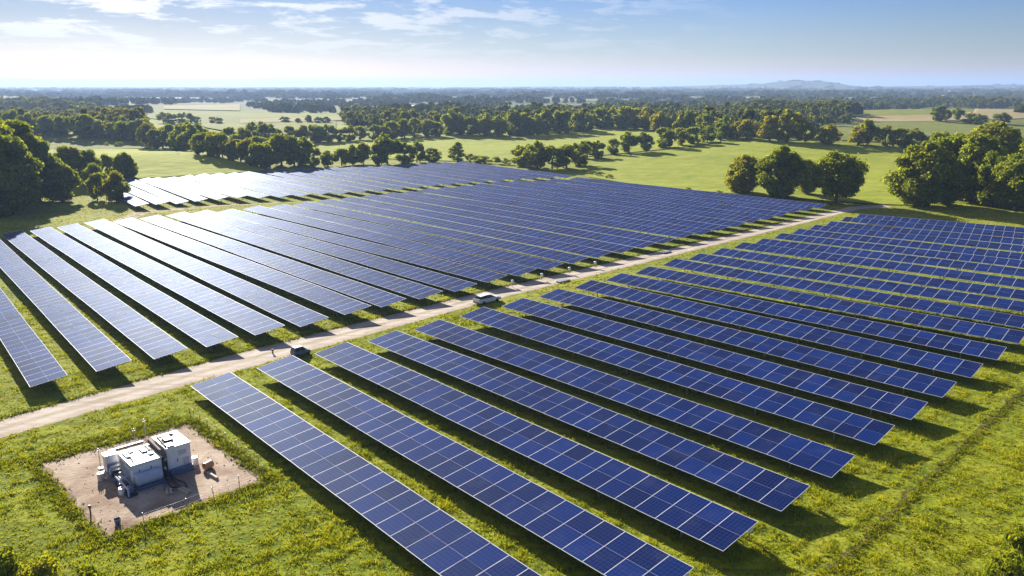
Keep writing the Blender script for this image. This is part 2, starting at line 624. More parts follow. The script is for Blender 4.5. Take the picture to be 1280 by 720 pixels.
# ------------------------------------------------------------------ ground sheet
NR, NA = 190, 420
rad = np.concatenate([[0.0], np.geomspace(4.0, 20000.0, NR)])
ang = np.linspace(-math.pi, math.pi, NA, endpoint=False)
ang = ang - .62 * np.sin(ang) * .9                    # denser toward +Y
rr, aa = np.meshgrid(rad[1:], ang, indexing='ij')
gx, gy = rr * np.sin(aa), rr * np.cos(aa)
gv = np.stack([gx, gy, terr(gx, gy)], -1).reshape(-1, 3)
gv = np.vstack([gv, [[0, 0, 0]]])
ii, jj = np.meshgrid(np.arange(NR - 1), np.arange(NA), indexing='ij')
j2 = (jj + 1) % NA
q = np.stack([ii * NA + jj, (ii + 1) * NA + jj, (ii + 1) * NA + j2, ii * NA + j2], -1).reshape(-1, 4)
me = bpy.data.meshes.new('ground')
c0 = len(gv) - 1
cap = [(c0, int(j), int((j + 1) % NA)) for j in range(NA)]
me.from_pydata(gv.tolist(), [], q.tolist() + cap)
me.polygons.foreach_set('use_smooth', [True] * len(me.polygons))
me.materials.append(M['ground'])
me.update()
if me.polygons[0].normal.z < 0:
    me.flip_normals()
ground = link(bpy.data.objects.new('ground', me))
tag(ground, kind='structure')


def strip(name, pts_a, pts_b, mat, z, n=160, jag=.12, kind='structure'):
    """a sheet between two polylines (world xy), its edges a little ragged"""
    def res(pts):
        pts = np.asarray(pts, float)
        s = np.concatenate([[0], np.cumsum(np.hypot(*np.diff(pts, axis=0).T))])
        t = np.linspace(0, s[-1], n)
        return np.stack([np.interp(t, s, pts[:, 0]), np.interp(t, s, pts[:, 1])], -1)
    a, b = res(pts_a), res(pts_b)
    r = np.random.default_rng(len(name))
    d = (b - a) / (np.linalg.norm(b - a, axis=1, keepdims=True) + 1e-6)

    def wob():
        w = r.normal(0, 1, n)
        return np.convolve(w, np.ones(3) / 3, 'same') * jag
    a = a + d * wob()[:, None]
    b = b + d * wob()[:, None]
    K = 9
    rows = [a + (b - a) * (k / (K - 1)) for k in range(K)]
    xy = np.concatenate(rows)
    v = np.column_stack([xy, terr(xy[:, 0], xy[:, 1]) + z])
    fs = []
    for k in range(K - 1):
        for i in range(n - 1):
            fs.append((k * n + i, k * n + i + 1, (k + 1) * n + i + 1, (k + 1) * n + i))
    m_ = np_mesh(name, v, fs, mat, smooth=True)
    attr(m_, 'across', 'POINT', np.repeat(np.linspace(0, 1, K), n))
    if m_.polygons[0].normal.z < 0:
        m_.flip_normals()
    return tag(link(bpy.data.objects.new(name, m_)), kind=kind)


# gravel road between the two blocks, edges read from the photograph in row/road coordinates
ROAD_LO = [(2.50, -1.2), (2.56, 0.0), (2.588, .386), (2.652, 1.152), (2.746, 2.517), (2.76, 4.0), (2.78, 5.6), (2.80, 6.66), (2.66, 6.95)]
ROAD_HI = [(2.64, -1.2), (2.71, 0.0), (2.74, .417), (2.839, 1.239), (2.90, 2.64), (2.90, 4.0), (2.91, 5.6), (2.92, 6.72), (2.78, 7.06)]
strip('gravel_road', [P(*p) for p in ROAD_LO], [P(*p) for p in ROAD_HI], M['road'], .012, 500, .14)
strip('dirt_path', [P(5.55, 1.15), P(5.95, 1.62), P(6.66, 2.26), P(6.63, 2.8), P(6.45, 3.3)], [P(5.75, 1.0), P(6.10, 1.6), P(6.83, 2.22), P(6.74, 2.8), P(6.50, 3.3)], M['dirt'], .012, 160, .3)
strip('track_rut', [P(.605, 1.2), P(.612, 1.58), P(.618, 2.07), P(.636, 2.98), P(.645, 3.5)], [P(.625, 1.2), P(.630, 1.58), P(.636, 2.07), P(.653, 2.98), P(.660, 3.5)], M['soil_shade'], .012, 240, .22)  # wheel rut; its thin shadow line is put into the dark soil colour
PADC = [(2.325, .428), (2.312, .826), (1.828, .822), (1.808, .440)]
pc = [P(*p) for p in PADC]


def patch(name, grow, jag, mat, z, seed):
    """four sided patch of bare ground with a ragged outline"""
    r = np.random.default_rng(seed)
    N = 56

    def wob():
        w = r.normal(0, 1, N + 1)
        w2 = np.interp(np.arange(N + 1), np.linspace(0, N, 9), r.normal(0, 1, 9))
        return (np.convolve(w, np.ones(3) / 3, 'same') * .7 + w2 * .6) * jag + grow
    e = [wob() for _ in range(4)]
    q0, q1, q2, q3 = [np.array(p) for p in pc]
    vs = []
    for i_ in range(N + 1):
        for j_ in range(N + 1):
            u, w = i_ / N, j_ / N
            p = (q0 * (1 - u) + q1 * u) * (1 - w) + (q3 * (1 - u) + q2 * u) * w
            du, dw = (q1 - q0) / np.linalg.norm(q1 - q0), (q3 - q0) / np.linalg.norm(q3 - q0)
            p = p - du * e[0][j_] * (1 - u) + du * e[1][j_] * u - dw * e[2][i_] * (1 - w) + dw * e[3][i_] * w
            vs.append((p[0], p[1], z))
    fs = [(i_ * (N + 1) + j_, (i_ + 1) * (N + 1) + j_, (i_ + 1) * (N + 1) + j_ + 1, i_ * (N + 1) + j_ + 1) for i_ in range(N) for j_ in range(N)]
    me_ = np_mesh(name, vs, fs, mat)
    if me_.polygons[0].normal.z < 0:
        me_.flip_normals()
    return tag(link(bpy.data.objects.new(name, me_)), kind='structure')


patch('bare_soil', .25, .30, M['rim'], .010, 3)
patch('gravel_pad', -.25, .30, M['pad'], .018, 4)


# ------------------------------------------------------------------ far fields: ground polygons between two lines
def field(name, top, bot, mat, zoff):
    nx, ny = 46, 12
    us = np.linspace(max(top[0][0], bot[0][0]), min(top[-1][0], bot[-1][0]), nx)
    vt = np.interp(us, [p[0] for p in top], [p[1] for p in top])
    vb = np.interp(us, [p[0] for p in bot], [p[1] for p in bot])
    vs = []
    for k in range(ny):
        w = k / (ny - 1)
        for i in range(nx):
            a = at(us[i], vt[i])
            b = at(us[i], vb[i])
            x, y = a[0] + (b[0] - a[0]) * w, a[1] + (b[1] - a[1]) * w
            vs.append((x, y, float(terr(x, y)) + zoff))
    fs = [(k * nx + i, (k + 1) * nx + i, (k + 1) * nx + i + 1, k * nx + i + 1) for k in range(ny - 1) for i in range(nx - 1)]
    return tag(np_obj(name, vs, fs, mat, smooth=True), kind='structure')


field('pasture', [(20, 187), (120, 186), (200, 187), (330, 208)], [(20, 215), (120, 226), (200, 222), (330, 214)], M['pasture'], .25)
field('meadow', [(-40, 165), (60, 167), (180, 172), (215, 180)], [(-40, 190), (60, 187), (180, 186), (215, 186)], M['olive'], .3)
field('pasture', [(395, 180), (500, 173), (600, 166), (740, 161), (860, 165), (900, 170)], [(395, 191), (500, 200), (600, 203), (740, 196), (860, 184), (900, 178)], M['pasture'], .3)
field('pasture', [(735, 208), (800, 192), (860, 186), (930, 177), (1000, 177), (1100, 182), (1160, 187)], [(735, 222), (800, 232), (860, 238), (930, 244), (1000, 250), (1100, 256), (1160, 258)], M['pasture'], .25)
field('meadow', [(128, 136), (200, 138), (300, 146), (420, 152)], [(128, 141), (200, 150), (300, 168), (420, 170)], M['olive'], .6)
field('stubble_field', [(205, 133), (300, 131)], [(205, 137), (300, 139)], M['pale'], .9)
field('stubble_field', [(300, 150), (440, 146)], [(300, 155), (440, 151)], M['pale'], .9)
field('stubble_field', [(640, 136), (740, 132)], [(640, 142), (740, 138)], M['pale'], .9)
field('dry_field', [(770, 131), (828, 131)], [(770, 134), (828, 134)], M['white_f'], .9)
field('dry_field', [(508, 132), (560, 132)], [(508, 135), (560, 134.5)], M['white_f'], .9)
field('dry_field', [(-30, 122), (24, 123)], [(-30, 130), (24, 130)], M['pale'], .9)
for f_u0, f_u1, f_v0, f_v1, f_m in [(30, 120, 126, 129, 'olive'), (150, 260, 122, 124.5, 'pale'), (330, 470, 124.5, 128, 'olive'), (420, 520, 138, 143, 'olive'), (250, 330, 118.2, 119.6, 'pale'), (560, 640, 121, 123, 'pale'),
                                    (680, 800, 124, 127, 'olive'), (860, 960, 121, 123, 'pale'), (480, 560, 117, 118.2, 'pale'), (1000, 1130, 122, 125, 'olive'), (800, 900, 137, 141, 'olive'), (1120, 1240, 119, 120.6, 'pale'), (-30, 90, 141, 146, 'olive'), (580, 660, 146, 150, 'olive')]:
    field('meadow' if f_m == 'olive' else 'stubble_field', [(f_u0, f_v0 + .6), ((f_u0 + f_u1) / 2, f_v0), (f_u1, f_v0 + .3)], [(f_u0, f_v1 - .6), ((f_u0 + f_u1) / 2, f_v1), (f_u1, f_v1 - .2)], M[f_m], .9)
field('stubble_field', [(1070, 147), (1180, 143), (1300, 136)], [(1070, 153), (1180, 152), (1300, 148)], M['tan'], .6)
field('meadow', [(1050, 155), (1120, 152), (1200, 152), (1320, 148)], [(1050, 176), (1120, 179), (1200, 188), (1320, 200)], M['olive'], .4)

# ------------------------------------------------------------------ solar tables
ZA, ZB = 1.1, 1.6                         # low and high edge of a table
SL = math.hypot(2 * PD, ZB - ZA)
TILT = math.asin((ZB - ZA) / (2 * PD + .02))


def panel_geo(x0, y0, flip, z0=0.0):
    """verts and quads of one module: frame ring, glass, sides and back"""
    hx, hy, th = PW / 2 - .008, PD / 2, .04
    fo, fi, fs = (.045, .006, .024)         # outer, inner, side frame widths
    ya, yb = (-hy + fo, hy - fi) if not flip else (-hy + fi, hy - fo)
    o = [(-hx, -hy), (hx, -hy), (hx, hy), (-hx, hy)]
    i_ = [(-hx + fs, ya), (hx - fs, ya), (hx - fs, yb), (-hx + fs, yb)]
    v = [(x, y, 0.0) for x, y in o] + [(x, y, -.003) for x, y in i_] + [(x, y, -th) for x, y in o]
    f = [(4, 5, 6, 7)] + [(k, (k + 1) % 4, 4 + (k + 1) % 4, 4 + k) for k in range(4)] + [(8 + k, 8 + (k + 1) % 4, (k + 1) % 4, k) for k in range(4)] + [(11, 10, 9, 8)]
    mi = [1, 0, 0, 0, 0, 0, 0, 0, 0, 2]
    v = [(x + x0, y + y0, z + z0) for x, y, z in v]
    return v, f, mi


def set_uv(me, nface_cycle=10):
    uv = me.uv_layers.new(name='UVMap')
    n = len(me.polygons)
    arr = np.zeros((n, 4, 2), np.float32)
    arr[0::nface_cycle] = np.array([[0, 0], [1, 0], [1, 1], [0, 1]], np.float32)
    uv.data.foreach_set('uv', arr.ravel())


PMATS = [M['frame'], M['cells'], M['back']]
v_, f_, m_ = panel_geo(0, 0, False)
panel_me = np_mesh('solar_panel', v_, f_, PMATS, midx=m_)
set_uv(panel_me)


def undul(x, k):
    return .03 * math.sin(x * .11 + k * 1.7) + .015 * math.sin(x * .27 + k * .9)


def surface_mesh(n, seed):
    r = np.random.default_rng(seed)
    V, Fc, Mi, tone = [], [], [], []
    for c in range(n):
        x = (c - (n - 1) / 2) * PW
        zu = undul(x, seed)
        t1, t2 = r.normal(0, .003), r.normal(0, .003)
        for s in (0, 1):
            yc = (-.5 + s) * (PD + .008)
            v, f, mi = panel_geo(0, 0, s == 1)
            v = np.array(v)
            v[:, 2] += v[:, 0] * t1 + v[:, 1] * t2 * .5 + zu
            v[:, 0] += x
            v[:, 1] += yc
            b = len(V) * 12
            V.append(v)
            Fc.append(np.array(f) + b)
            Mi += mi
            tone += [float(r.random())] * 10
    me_ = np_mesh('panel_surface', np.concatenate(V), np.concatenate(Fc), PMATS, midx=Mi)
    set_uv(me_)
    attr(me_, 'tone', 'FACE', tone)
    return me_


FRAME_CACHE, POST_ME = {}, None


def frame_mesh(n):
    if n in FRAME_CACHE:
        return FRAME_CACHE[n]
    b = MB()
    L = n * PW
    for y in (-1.55, -.6, .6, 1.55):
        b.box((0, y, -.15), (L - .2, .06, .09))
    k = max(3, round(n / 4))
    for j in range(k):
        b.box(((j + .5) * L / k - L / 2, 0, -.25), (.09, 3.7, .10))
    me_ = b.mesh('support_frame', M['steel'])
    FRAME_CACHE[n] = me_
    return me_


pb = MB()
pb.box((0, 0, -.50), (.11, .09, 1.0))
pb.box((0, 0, -.03), (.2, .16, .03))
post_me = pb.mesh('support_post', M['steel'])


def solar_row(near, far, detail, label, group, seed, width=1.0):
    """near, far: world xy of the table's two end mid points"""
    d = Vector((far[0] - near[0], far[1] - near[1]))
    L = d.length
    n = max(4, round(L / PW))
    sx = L / (n * PW)
    zc = float(terr((near[0] + far[0]) / 2, (near[1] + far[1]) / 2))
    rz = math.atan2(d.y, d.x)
    root = empty('solar_table', ((near[0] + far[0]) / 2, (near[1] + far[1]) / 2, zc), rz)
    rj = random.Random(seed * 7)
    root.rotation_euler = (0, rj.gauss(0, .0022), rz + rj.gauss(0, .0012))
    root.location.z = zc + rj.gauss(0, .04)
    root.scale = (sx, width, 1)
    tag(root, label, 'solar row', group)
    # local +x runs away along the row, local +y is to its left; the low edge is on the left
    zm = (ZA + ZB) / 2
    rot = Matrix.Rotation(-TILT, 4, 'X')
    r = random.Random(seed)
    if detail:
        for c in range(n):
            x = (c - (n - 1) / 2) * PW
            zu = undul(x, seed)
            t1, t2 = r.gauss(0, .003), r.gauss(0, .003)
            for s in (0, 1):
                o = bpy.data.objects.new('solar_panel', panel_me)
                yc = (-.5 + s) * (PD + .008)
                loc = rot @ Vector((x, yc, 0))
                o.location = (loc.x, loc.y, loc.z + zm + zu)
                o.rotation_euler = (-TILT + t2 + r.gauss(0, .003), t1, math.pi if s else 0, 'XYZ') if False else (-TILT + t2, t1, 0)
                if s:
                    o.rotation_euler = (TILT - t2, -t1, math.pi)
                link(o, root)
    else:
        o = bpy.data.objects.new('panel_surface', surface_mesh(n, seed))
        o.location = (0, 0, zm)
        o.rotation_euler = (-TILT, 0, 0)
        link(o, root)
    f = bpy.data.objects.new('support_frame', frame_mesh(n))
    f.location = (0, 0, zm)
    f.rotation_euler = (-TILT, 0, 0)
    link(f, root)
    k = max(3, round(n / 4))
    for j in range(k):
        for y in (-1.35, 1.35):
            pz = zm - math.tan(TILT) * y - .24
            po = bpy.data.objects.new('support_post', post_me)
            po.location = ((j + .5) * n * PW / k - n * PW / 2, y, pz)
            po.scale = (1, 1, pz + .1)
            link(po, root)
    return root


def interp(t, pts):
    return float(np.interp(t, [p[0] for p in pts], [p[1] for p in pts]))


HW = PD / CAM_H                              # half table width in camera heights
ROW_INFO = []
# right block
nearA = [.625, .89, 1.155, 1.416, 1.675, 1.939, 2.208, 2.475, 2.737, 3.016, 3.298]
farA = [None, .968, 1.212, 1.45, 1.691, 1.923, 2.178, 2.431]
while nearA[-1] < 6.35:
    nearA.append(nearA[-1] + .272)
while len(farA) < len(nearA):
    farA.append(farA[-1] + .250)
k = .962
RB = 'solar rows to the right of the gravel road'
idx = 0
for i in range(1, len(nearA)):
    if farA[i] > 6.62:
        break
    idx += 1
    n_r, f_r = .815 * k, 2.645 * k
    nv, fv = nearA[i] * k + HW, farA[i] * k + HW
    if i == 1:
        n_r = .80 * k
    lab = {1: 'nearest deep blue solar row right of the road, first beside the gravel equipment pad'}.get(
        idx, f'deep blue solar row right of the gravel road, {ORD[idx]} counting away from the gravel pad')
    ROW_INFO.append((solar_row(P(n_r, nv), P(f_r, fv), idx <= 15, lab, RB, 100 + i), 'R', i))
# left block
nA = [.559, .773, .974, 1.178, 1.382, 1.594, 1.816, 2.017, 2.238, 2.464]
while nA[-1] < 6.45:
    nA.append(nA[-1] + .2235)
dv = [(0.55, .25), (1.0, .19), (1.3, .16), (1.53, .135), (1.75, .11), (1.96, .09), (2.15, .085), (2.4, .03), (2.63, -.01), (4, -.03), (7, -.03)]
LB = 'solar rows to the left of the gravel road'
for i, a in enumerate(nA):
    w = min(1.03, interp(i, [(0, .82), (3, .90), (6, .97), (10, 1.02)]))
    nv = a * k + HW * w
    fv = (a + interp(a, dv)) * k + HW * w
    fr = interp(fv, [(0.5, 6.40), (1.2, 6.42), (1.75, 6.50), (2.4, 6.42), (3, 6.33), (4, 6.28), (4.6, 6.30), (5.4, 6.26), (6.0, 6.1), (6.6, 5.75)]) * k
    nr = interp(a, [(.5, 2.99), (2.4, 3.02), (3.3, 3.04), (6.5, 3.08)]) * k
    lab = f'solar row left of the gravel road, {ORD[i + 1]} from the left edge of its block'
    ROW_INFO.append((solar_row(P(nr, nv), P(fr, fv), i < 12, lab, LB, 300 + i, w), 'L', i))
# far block beyond the grass strip
FB = 'solar rows of the far left block'
v = 2.36
i = 0
while v < 6.85:
    i += 1
    nr = interp(v, [(2.3, 7.12), (2.9, 7.1), (3.3, 6.95), (4.0, 6.62), (4.8, 6.5), (5.6, 6.42), (6.4, 6.2), (6.9, 6.0)]) * k
    fr = interp(v, [(2.3, 8.9), (2.7, 9.2), (3.3, 9.15), (4.1, 9.08), (5.0, 8.85), (6.0, 8.5), (6.7, 8.25), (6.8, 7.6), (6.95, 6.6)]) * k
    nv, fv = v * k, (v + .22) * k if v < 3 else (v + .15) * k
    fv = min(fv, 6.85 * k)
    lab = f'solar row of the glaring far left block, {ORD[i]} from its left end'
    ROW_INFO.append((solar_row(P(nr, nv), P(fr, fv), False, lab, FB, 500 + i, .78), 'F', i))
    v += .17 if v < 4 else .2


# ------------------------------------------------------------------ trees
def lump_points(r, n_lobes, rx, rz, kind):
    lobes = []
    for _ in range(n_lobes):
        while True:
            p = r.uniform(-1, 1, 3)
            if np.linalg.norm(p) <= 1:
                break
        p = p / (np.linalg.norm(p) + 1e-6) * (np.linalg.norm(p) ** .42) * r.uniform(.85, 1.18)
        taper = 1.0
        if kind == 'cone':
            taper = .25 + .75 * (1 - (p[2] + 1) / 2)
        elif kind == 'oval':
            taper = 1 - .28 * max(0, p[2]) - .12 * max(0, -p[2])
        c = np.array([p[0] * rx * .78 * taper, p[1] * rx * .78 * taper, p[2] * rz * .80])
        s = r.uniform(.15, .30) * rx * (.7 if kind == 'cone' else 1)
        lobes.append((c, s))
    return lobes


def crown_arrays(r, n_lobes, per, rx, rz, cz, leaf, kind='oval'):
    lobes = lump_points(r, n_lobes, rx, rz, kind)
    Vs, Fs = [], []
    base = 0
    for c, s in lobes:
        n = int(per * (s / (.25 * rx)) ** 2)
        d = r.normal(0, 1, (n, 3))
        d /= np.linalg.norm(d, axis=1, keepdims=True)
        d[:, 2] *= .85
        rad_ = s * (r.uniform(.35, 1.0, (n, 1)) ** .6 + np.abs(r.normal(0, .26, (n, 1))))
        pos = c + d * rad_
        nrm = d + r.normal(0, .55, (n, 3)) + np.array([0, 0, .25])
        nrm /= np.linalg.norm(nrm, axis=1, keepdims=True)
        tmp = r.normal(0, 1, (n, 3))
        ta = np.cross(nrm, tmp)
        ta /= np.linalg.norm(ta, axis=1, keepdims=True)
        tb = np.cross(nrm, ta)
        sz = leaf * r.uniform(.6, 1.35, (n, 1))
        a, b = ta * sz * .5, tb * sz * .42
        bend = nrm * sz * .12
        q4 = np.stack([pos - a - bend * .5, pos - b * .9 + bend, pos + a - bend * .5, pos + b * .9 + bend], 1)
        Vs.append(q4.reshape(-1, 3))
        Fs.append(np.arange(n * 4).reshape(n, 4) + base)
        base += n * 4
    V = np.concatenate(Vs)
    V[:, 2] += cz
    return V, np.concatenate(Fs), lobes


def limb_mesh(r, h, cz, rx, rz, lobes, tr, mat):
    b = MB()
    ns = 5
    pts = []
    for i_ in range(ns):
        t = i_ / (ns - 1)
        pts.append(Vector((r.normal(0, .03) * h * t, r.normal(0, .03) * h * t, t * (cz + rz * .35))))
    b.tube(pts[0] + Vector((0, 0, -.25)), pts[0] + Vector((0, 0, .35)), tr * 1.7, tr * 1.1, 7)
    for i_ in range(ns - 1):
        b.tube(pts[i_], pts[i_ + 1], tr * (1.12 - .9 * i_ / ns), tr * (1.12 - .9 * (i_ + 1) / ns), 7, caps=False)
    for c, s in lobes[:9]:
        tgt = Vector((c[0], c[1], c[2] + cz))
        st = pts[2] + (pts[3] - pts[2]) * float(r.uniform(0, 1))
        if tgt.z < st.z:
            st = pts[1] + (pts[2] - pts[1]) * .7
        mid = st.lerp(tgt, .5) + Vector((0, 0, .04 * h))
        b.tube(st, mid, tr * .45, tr * .3, 5, caps=False)
        b.tube(mid, tgt, tr * .3, tr * .1, 5, caps=False)
    return b.mesh('trunk', mat, smooth=True)


PROTO = {}


def make_proto(key, n, seed, lobes, per, leaf, mat, kind='oval', rx=4.3, rz=4.8, cz=4.9, h=10.0, tr=.26):
    out = []
    for i_ in range(n):
        r = np.random.default_rng(seed + i_ * 13)
        fx = r.uniform(.9, 1.12)
        V, Fq, lb = crown_arrays(r, lobes, per, rx * fx, rz, cz, leaf, kind)
        # normalise height to h
        top = np.percentile(V[:, 2], 99.7)
        cm = np_mesh('crown', V, Fq, mat)
        tm = limb_mesh(r, h, cz, rx, rz, lb, tr, M['bark'])
        out.append((tm, cm, float(top), float(np.percentile(np.abs(V[:, 0]), 99))))
    PROTO[key] = out


make_proto('hero', 4, 11, 50, 480, .42, M['leafA'])
make_proto('heroB', 3, 41, 54, 480, .42, M['leafB'], rx=4.0, rz=4.9, cz=4.9)
make_proto('mid', 5, 71, 26, 120, .80, M['leafA'], rz=4.7, cz=4.7)
make_proto('midB', 5, 131, 26, 120, .80, M['leafB'], rz=4.8, cz=4.6)
make_proto('midY', 4, 191, 26, 120, .80, M['leafY'], rz=4.7, cz=4.7)
make_proto('bush', 4, 241, 16, 110, .75, M['leafA'], rx=5.0, rz=4.8, cz=4.6, tr=.15)
make_proto('cone', 2, 281, 34, 80, .7, M['leafB'], 'cone', rx=3.6, rz=5.2, cz=5.0)


def tree(u, v, hpx, wpx, kind, name, label, cat='tree', group=None):
    x, y, z = at(u, v)
    dep = y * _cp + (CAM_H - z) * _sp
    H_ = hpx * dep / F * 1.04
    Wd = wpx * dep / F
    tm, cm, top, hw = random.choice(PROTO[kind])
    root = empty(name, (x, y, z - .05), random.uniform(0, 6.28))
    sz = H_ / top
    sxy = Wd / (2 * hw)
    root.scale = (sxy, sxy, sz)
    tag(root, label, cat, group)
    for nm, mm in (('trunk', tm), ('crown', cm)):
        link(bpy.data.objects.new(nm, mm), root)
    return root


# left clump at the edge of the frame
g = 'trees at the left edge'
for u, vb, h, w, kd, lab in [
    (-22, 262, 118, 92, 'heroB', 'tall dark tree cut by the left edge of the photo'),
    (14, 268, 92, 72, 'heroB', 'dense dark green tree in front of the left woodland clump'),
    (30, 250, 92, 62, 'hero', 'tall olive topped tree in the left woodland clump'),
    (50, 252, 78, 44, 'hero', 'narrow tree at the right edge of the left woodland clump'),
    (4, 244, 88, 56, 'hero', 'tall olive tree at the back of the left woodland clump'),
    (78, 252, 46, 42, 'hero', 'rounded lone tree casting a shadow left of the solar rows'),
    (90, 230, 44, 42, 'heroB', 'dark bushy tree behind the rounded lone tree'),
    (108, 228, 38, 34, 'heroB', 'dark tree between the rounded tree and the far solar block'),
    (118, 236, 30, 30, 'hero', 'low spreading tree left of the two small trees'),
    (135, 222, 28, 22, 'mid', 'slim tree just behind the small trees at the far block'),
    (158, 223, 30, 28, 'hero', 'round tree standing at the left corner of the far solar block'),
    (122, 250, 32, 26, 'mid', 'small thin tree beside the dirt path, left of the pair'),
    (146, 252, 36, 30, 'hero', 'small thin tree beside the dirt path, right of the pair'),
]:
    tree(u, vb, h, w, kd, 'broadleaf_tree', lab, 'tree', g)

g = 'trees behind the right solar block'
for u, vb, h, w, kd, lab in [
    (929, 241, 44, 44, 'hero', 'leftmost tree of the four behind the road end'),
    (973, 247, 60, 50, 'hero', 'tallest open crowned tree of the four behind the road end'),
    (1004, 243, 42, 34, 'heroB', 'slim dark tree third of the four behind the road end'),
    (1044, 254, 60, 60, 'hero', 'round full tree rightmost of the four behind the road end'),
    (1150, 257, 74, 70, 'hero', 'broad tree at the left end of the big right clump'),
    (1188, 246, 72, 62, 'heroB', 'dark tree second from the left in the big right clump'),
    (1180, 256, 56, 46, 'heroB', 'lower dark tree in front of the big right clump'),
    (1216, 252, 78, 62, 'hero', 'tall tree in the middle of the big right clump'),
    (1236, 232, 72, 80, 'hero', 'olive topped tree at the back of the big right clump'),
    (1242, 258, 62, 46, 'heroB', 'dark tree with a bare trunk in the big right clump'),
    (1268, 264, 66, 62, 'hero', 'front tree at the right end of the big right clump'),
    (1300, 258, 92, 86, 'hero', 'tree cut by the right edge of the photo'),
    (1172, 205, 38, 30, 'mid', 'small tree rising above the back of the big right clump'),
]:
    tree(u, vb, h, w, kd, 'broadleaf_tree', lab, 'tree', g)


def line(items, name, where, kinds, cat='tree', group=None, what='tree'):
    items = sorted(items)
    for n_, (u, vb, h, w) in enumerate(items, 1):
        pos = ORD[n_] if n_ < len(ORD) else str(n_)
        tree(u, vb, h * random.uniform(.92, 1.1), w * random.uniform(.95, 1.15), random.choice(kinds), name, f'{what} {where}, {pos} from the left', cat, group or f'{what}s {where}')


def along(pts, n, h, w, jit=2.0):
    us = np.linspace(pts[0][0], pts[-1][0], n)
    out = []
    for u in us:
        u = u + random.uniform(-2.5, 2.5)
        v = interp(u, pts) + random.uniform(-jit, jit * .4)
        s = random.uniform(.8, 1.2)
        out.append((u, v, h * s, w * s * random.uniform(.9, 1.1)))
    return out


line([(655, 208, 25, 30), (672, 211, 30, 30), (690, 211, 29, 34), (708, 210, 28, 30), (724, 207, 26, 26), (734, 198, 20, 24), (746, 197, 19, 20)],
     'broadleaf_tree', 'in the clump at the top corner of the panels', ['mid', 'midB', 'midB'])
line([(767, 193, 17, 13), (786, 191, 25, 26), (806, 190, 23, 23), (830, 185, 24, 28), (850, 182, 21, 18), (866, 180, 21, 19), (884, 178, 21, 20), (900, 175, 19, 20), (914, 173, 18, 18)],
     'broadleaf_tree', 'in the line across the right pasture', ['mid', 'midB', 'midB'])
line([(962, 177, 30, 24), (984, 178, 36, 36), (1006, 178, 26, 24), (1035, 181, 22, 30)], 'broadleaf_tree', 'at the olive woodland edge above the right pasture', ['midY', 'mid', 'midY'])
line([(1072, 182, 24, 24), (1083, 182, 30, 26), (1106, 183, 24, 20), (1124, 184, 24, 24), (1138, 186, 26, 24), (1148, 186, 20, 20)],
     'broadleaf_tree', 'in the row between right pasture and meadow', ['mid', 'midB', 'midY'])
line([(1172, 152, 18, 18), (1182, 151, 14, 14), (1197, 150, 14, 16), (1212, 155, 12, 16), (1224, 156, 12, 18), (1251, 156, 13, 20)], 'broadleaf_tree', 'scattered on the far right meadow', ['mid', 'midB'])
line(along([(186, 185), (230, 190), (280, 198), (330, 210)], 17, 27, 22), 'broadleaf_tree', 'in the hedgerow above the left pasture', ['mid', 'midB', 'mid', 'midY'])
line(along([(232, 183), (300, 190), (340, 196)], 7, 24, 22), 'broadleaf_tree', 'behind the hedgerow above the left pasture', ['mid', 'midB'])
line([(352, 207, 38, 36), (368, 208, 34, 30), (378, 206, 30, 24), (338, 211, 22, 22), (392, 209, 22, 22), (410, 208, 20, 22), (427, 207, 22, 22), (441, 206, 24, 26), (454, 205, 26, 22),
      (484, 205, 34, 38), (474, 206, 26, 22), (506, 204, 23, 24), (521, 203, 25, 22), (540, 203, 16, 20)],
     'broadleaf_tree', 'along the back of the far solar block', ['mid', 'midB', 'midB'])
tree(572, 203, 24, 20, 'cone', 'conifer_tree', 'pointed conical tree at the back corner of the far solar block')
line([(588, 203, 10, 14), (597, 204, 10, 16), (607, 204, 9, 14), (620, 205, 9, 16), (633, 206, 8, 14)], 'shrub', 'right of the conical tree', ['bush'], 'shrub', what='low bush')
line(along([(398, 178), (440, 176), (500, 173), (560, 170)], 13, 18, 18, 1.0), 'broadleaf_tree', 'in the hedge along the top of the middle pasture', ['mid', 'midB'])
line(along([(318, 178), (345, 180), (395, 178)], 6, 20, 20, 2), 'broadleaf_tree', 'in the dark group left of the middle pasture', ['midB', 'mid'])
line(along([(20, 166), (60, 170), (110, 173), (180, 176)], 13, 24, 21, 1.0), 'broadleaf_tree', 'along the wood edge above the left meadow', ['midB', 'mid'])
line(along([(562, 169), (620, 171), (660, 170), (735, 165)], 15, 26, 20, 1.0), 'broadleaf_tree', 'along the wood edge above the middle pasture', ['midB', 'midB', 'mid'])
line(along([(752, 161), (800, 164), (860, 168), (935, 175)], 14, 24, 21, 1.5), 'broadleaf_tree', 'along the wood edge above the right pasture line', ['mid', 'midB', 'midY'])
line([(204, 154, 12, 14), (214, 155, 13, 14), (228, 154, 13, 14), (238, 155, 12, 14), (247, 155, 9, 10), (266, 154, 7, 9), (274, 155, 8, 9)], 'broadleaf_tree', 'in the far dark row on the left meadows', ['midB', 'mid'])
line([(356, 153, 7, 12), (373, 154, 6, 9), (386, 153, 9, 10), (398, 154, 8, 10), (407, 154, 8, 10)], 'broadleaf_tree', 'dotted across the far middle meadow', ['midB', 'mid'])
line([(10, 132, 10, 12), (28, 131, 10, 14), (45, 130, 9, 12), (62, 131, 9, 11), (72, 131, 9, 12)], 'broadleaf_tree', 'on the far left skyline above the pale field', ['midB', 'mid'])
line([(48, 187, 7, 9)], 'shrub', 'on the edge of the left meadow', ['bush'], 'shrub', what='dark bush')
line([(133, 182, 4, 6), (148, 183, 5, 10), (168, 181, 4, 8)], 'shrub', 'dotting the left meadow', ['bush'], 'shrub', what='tiny bush')
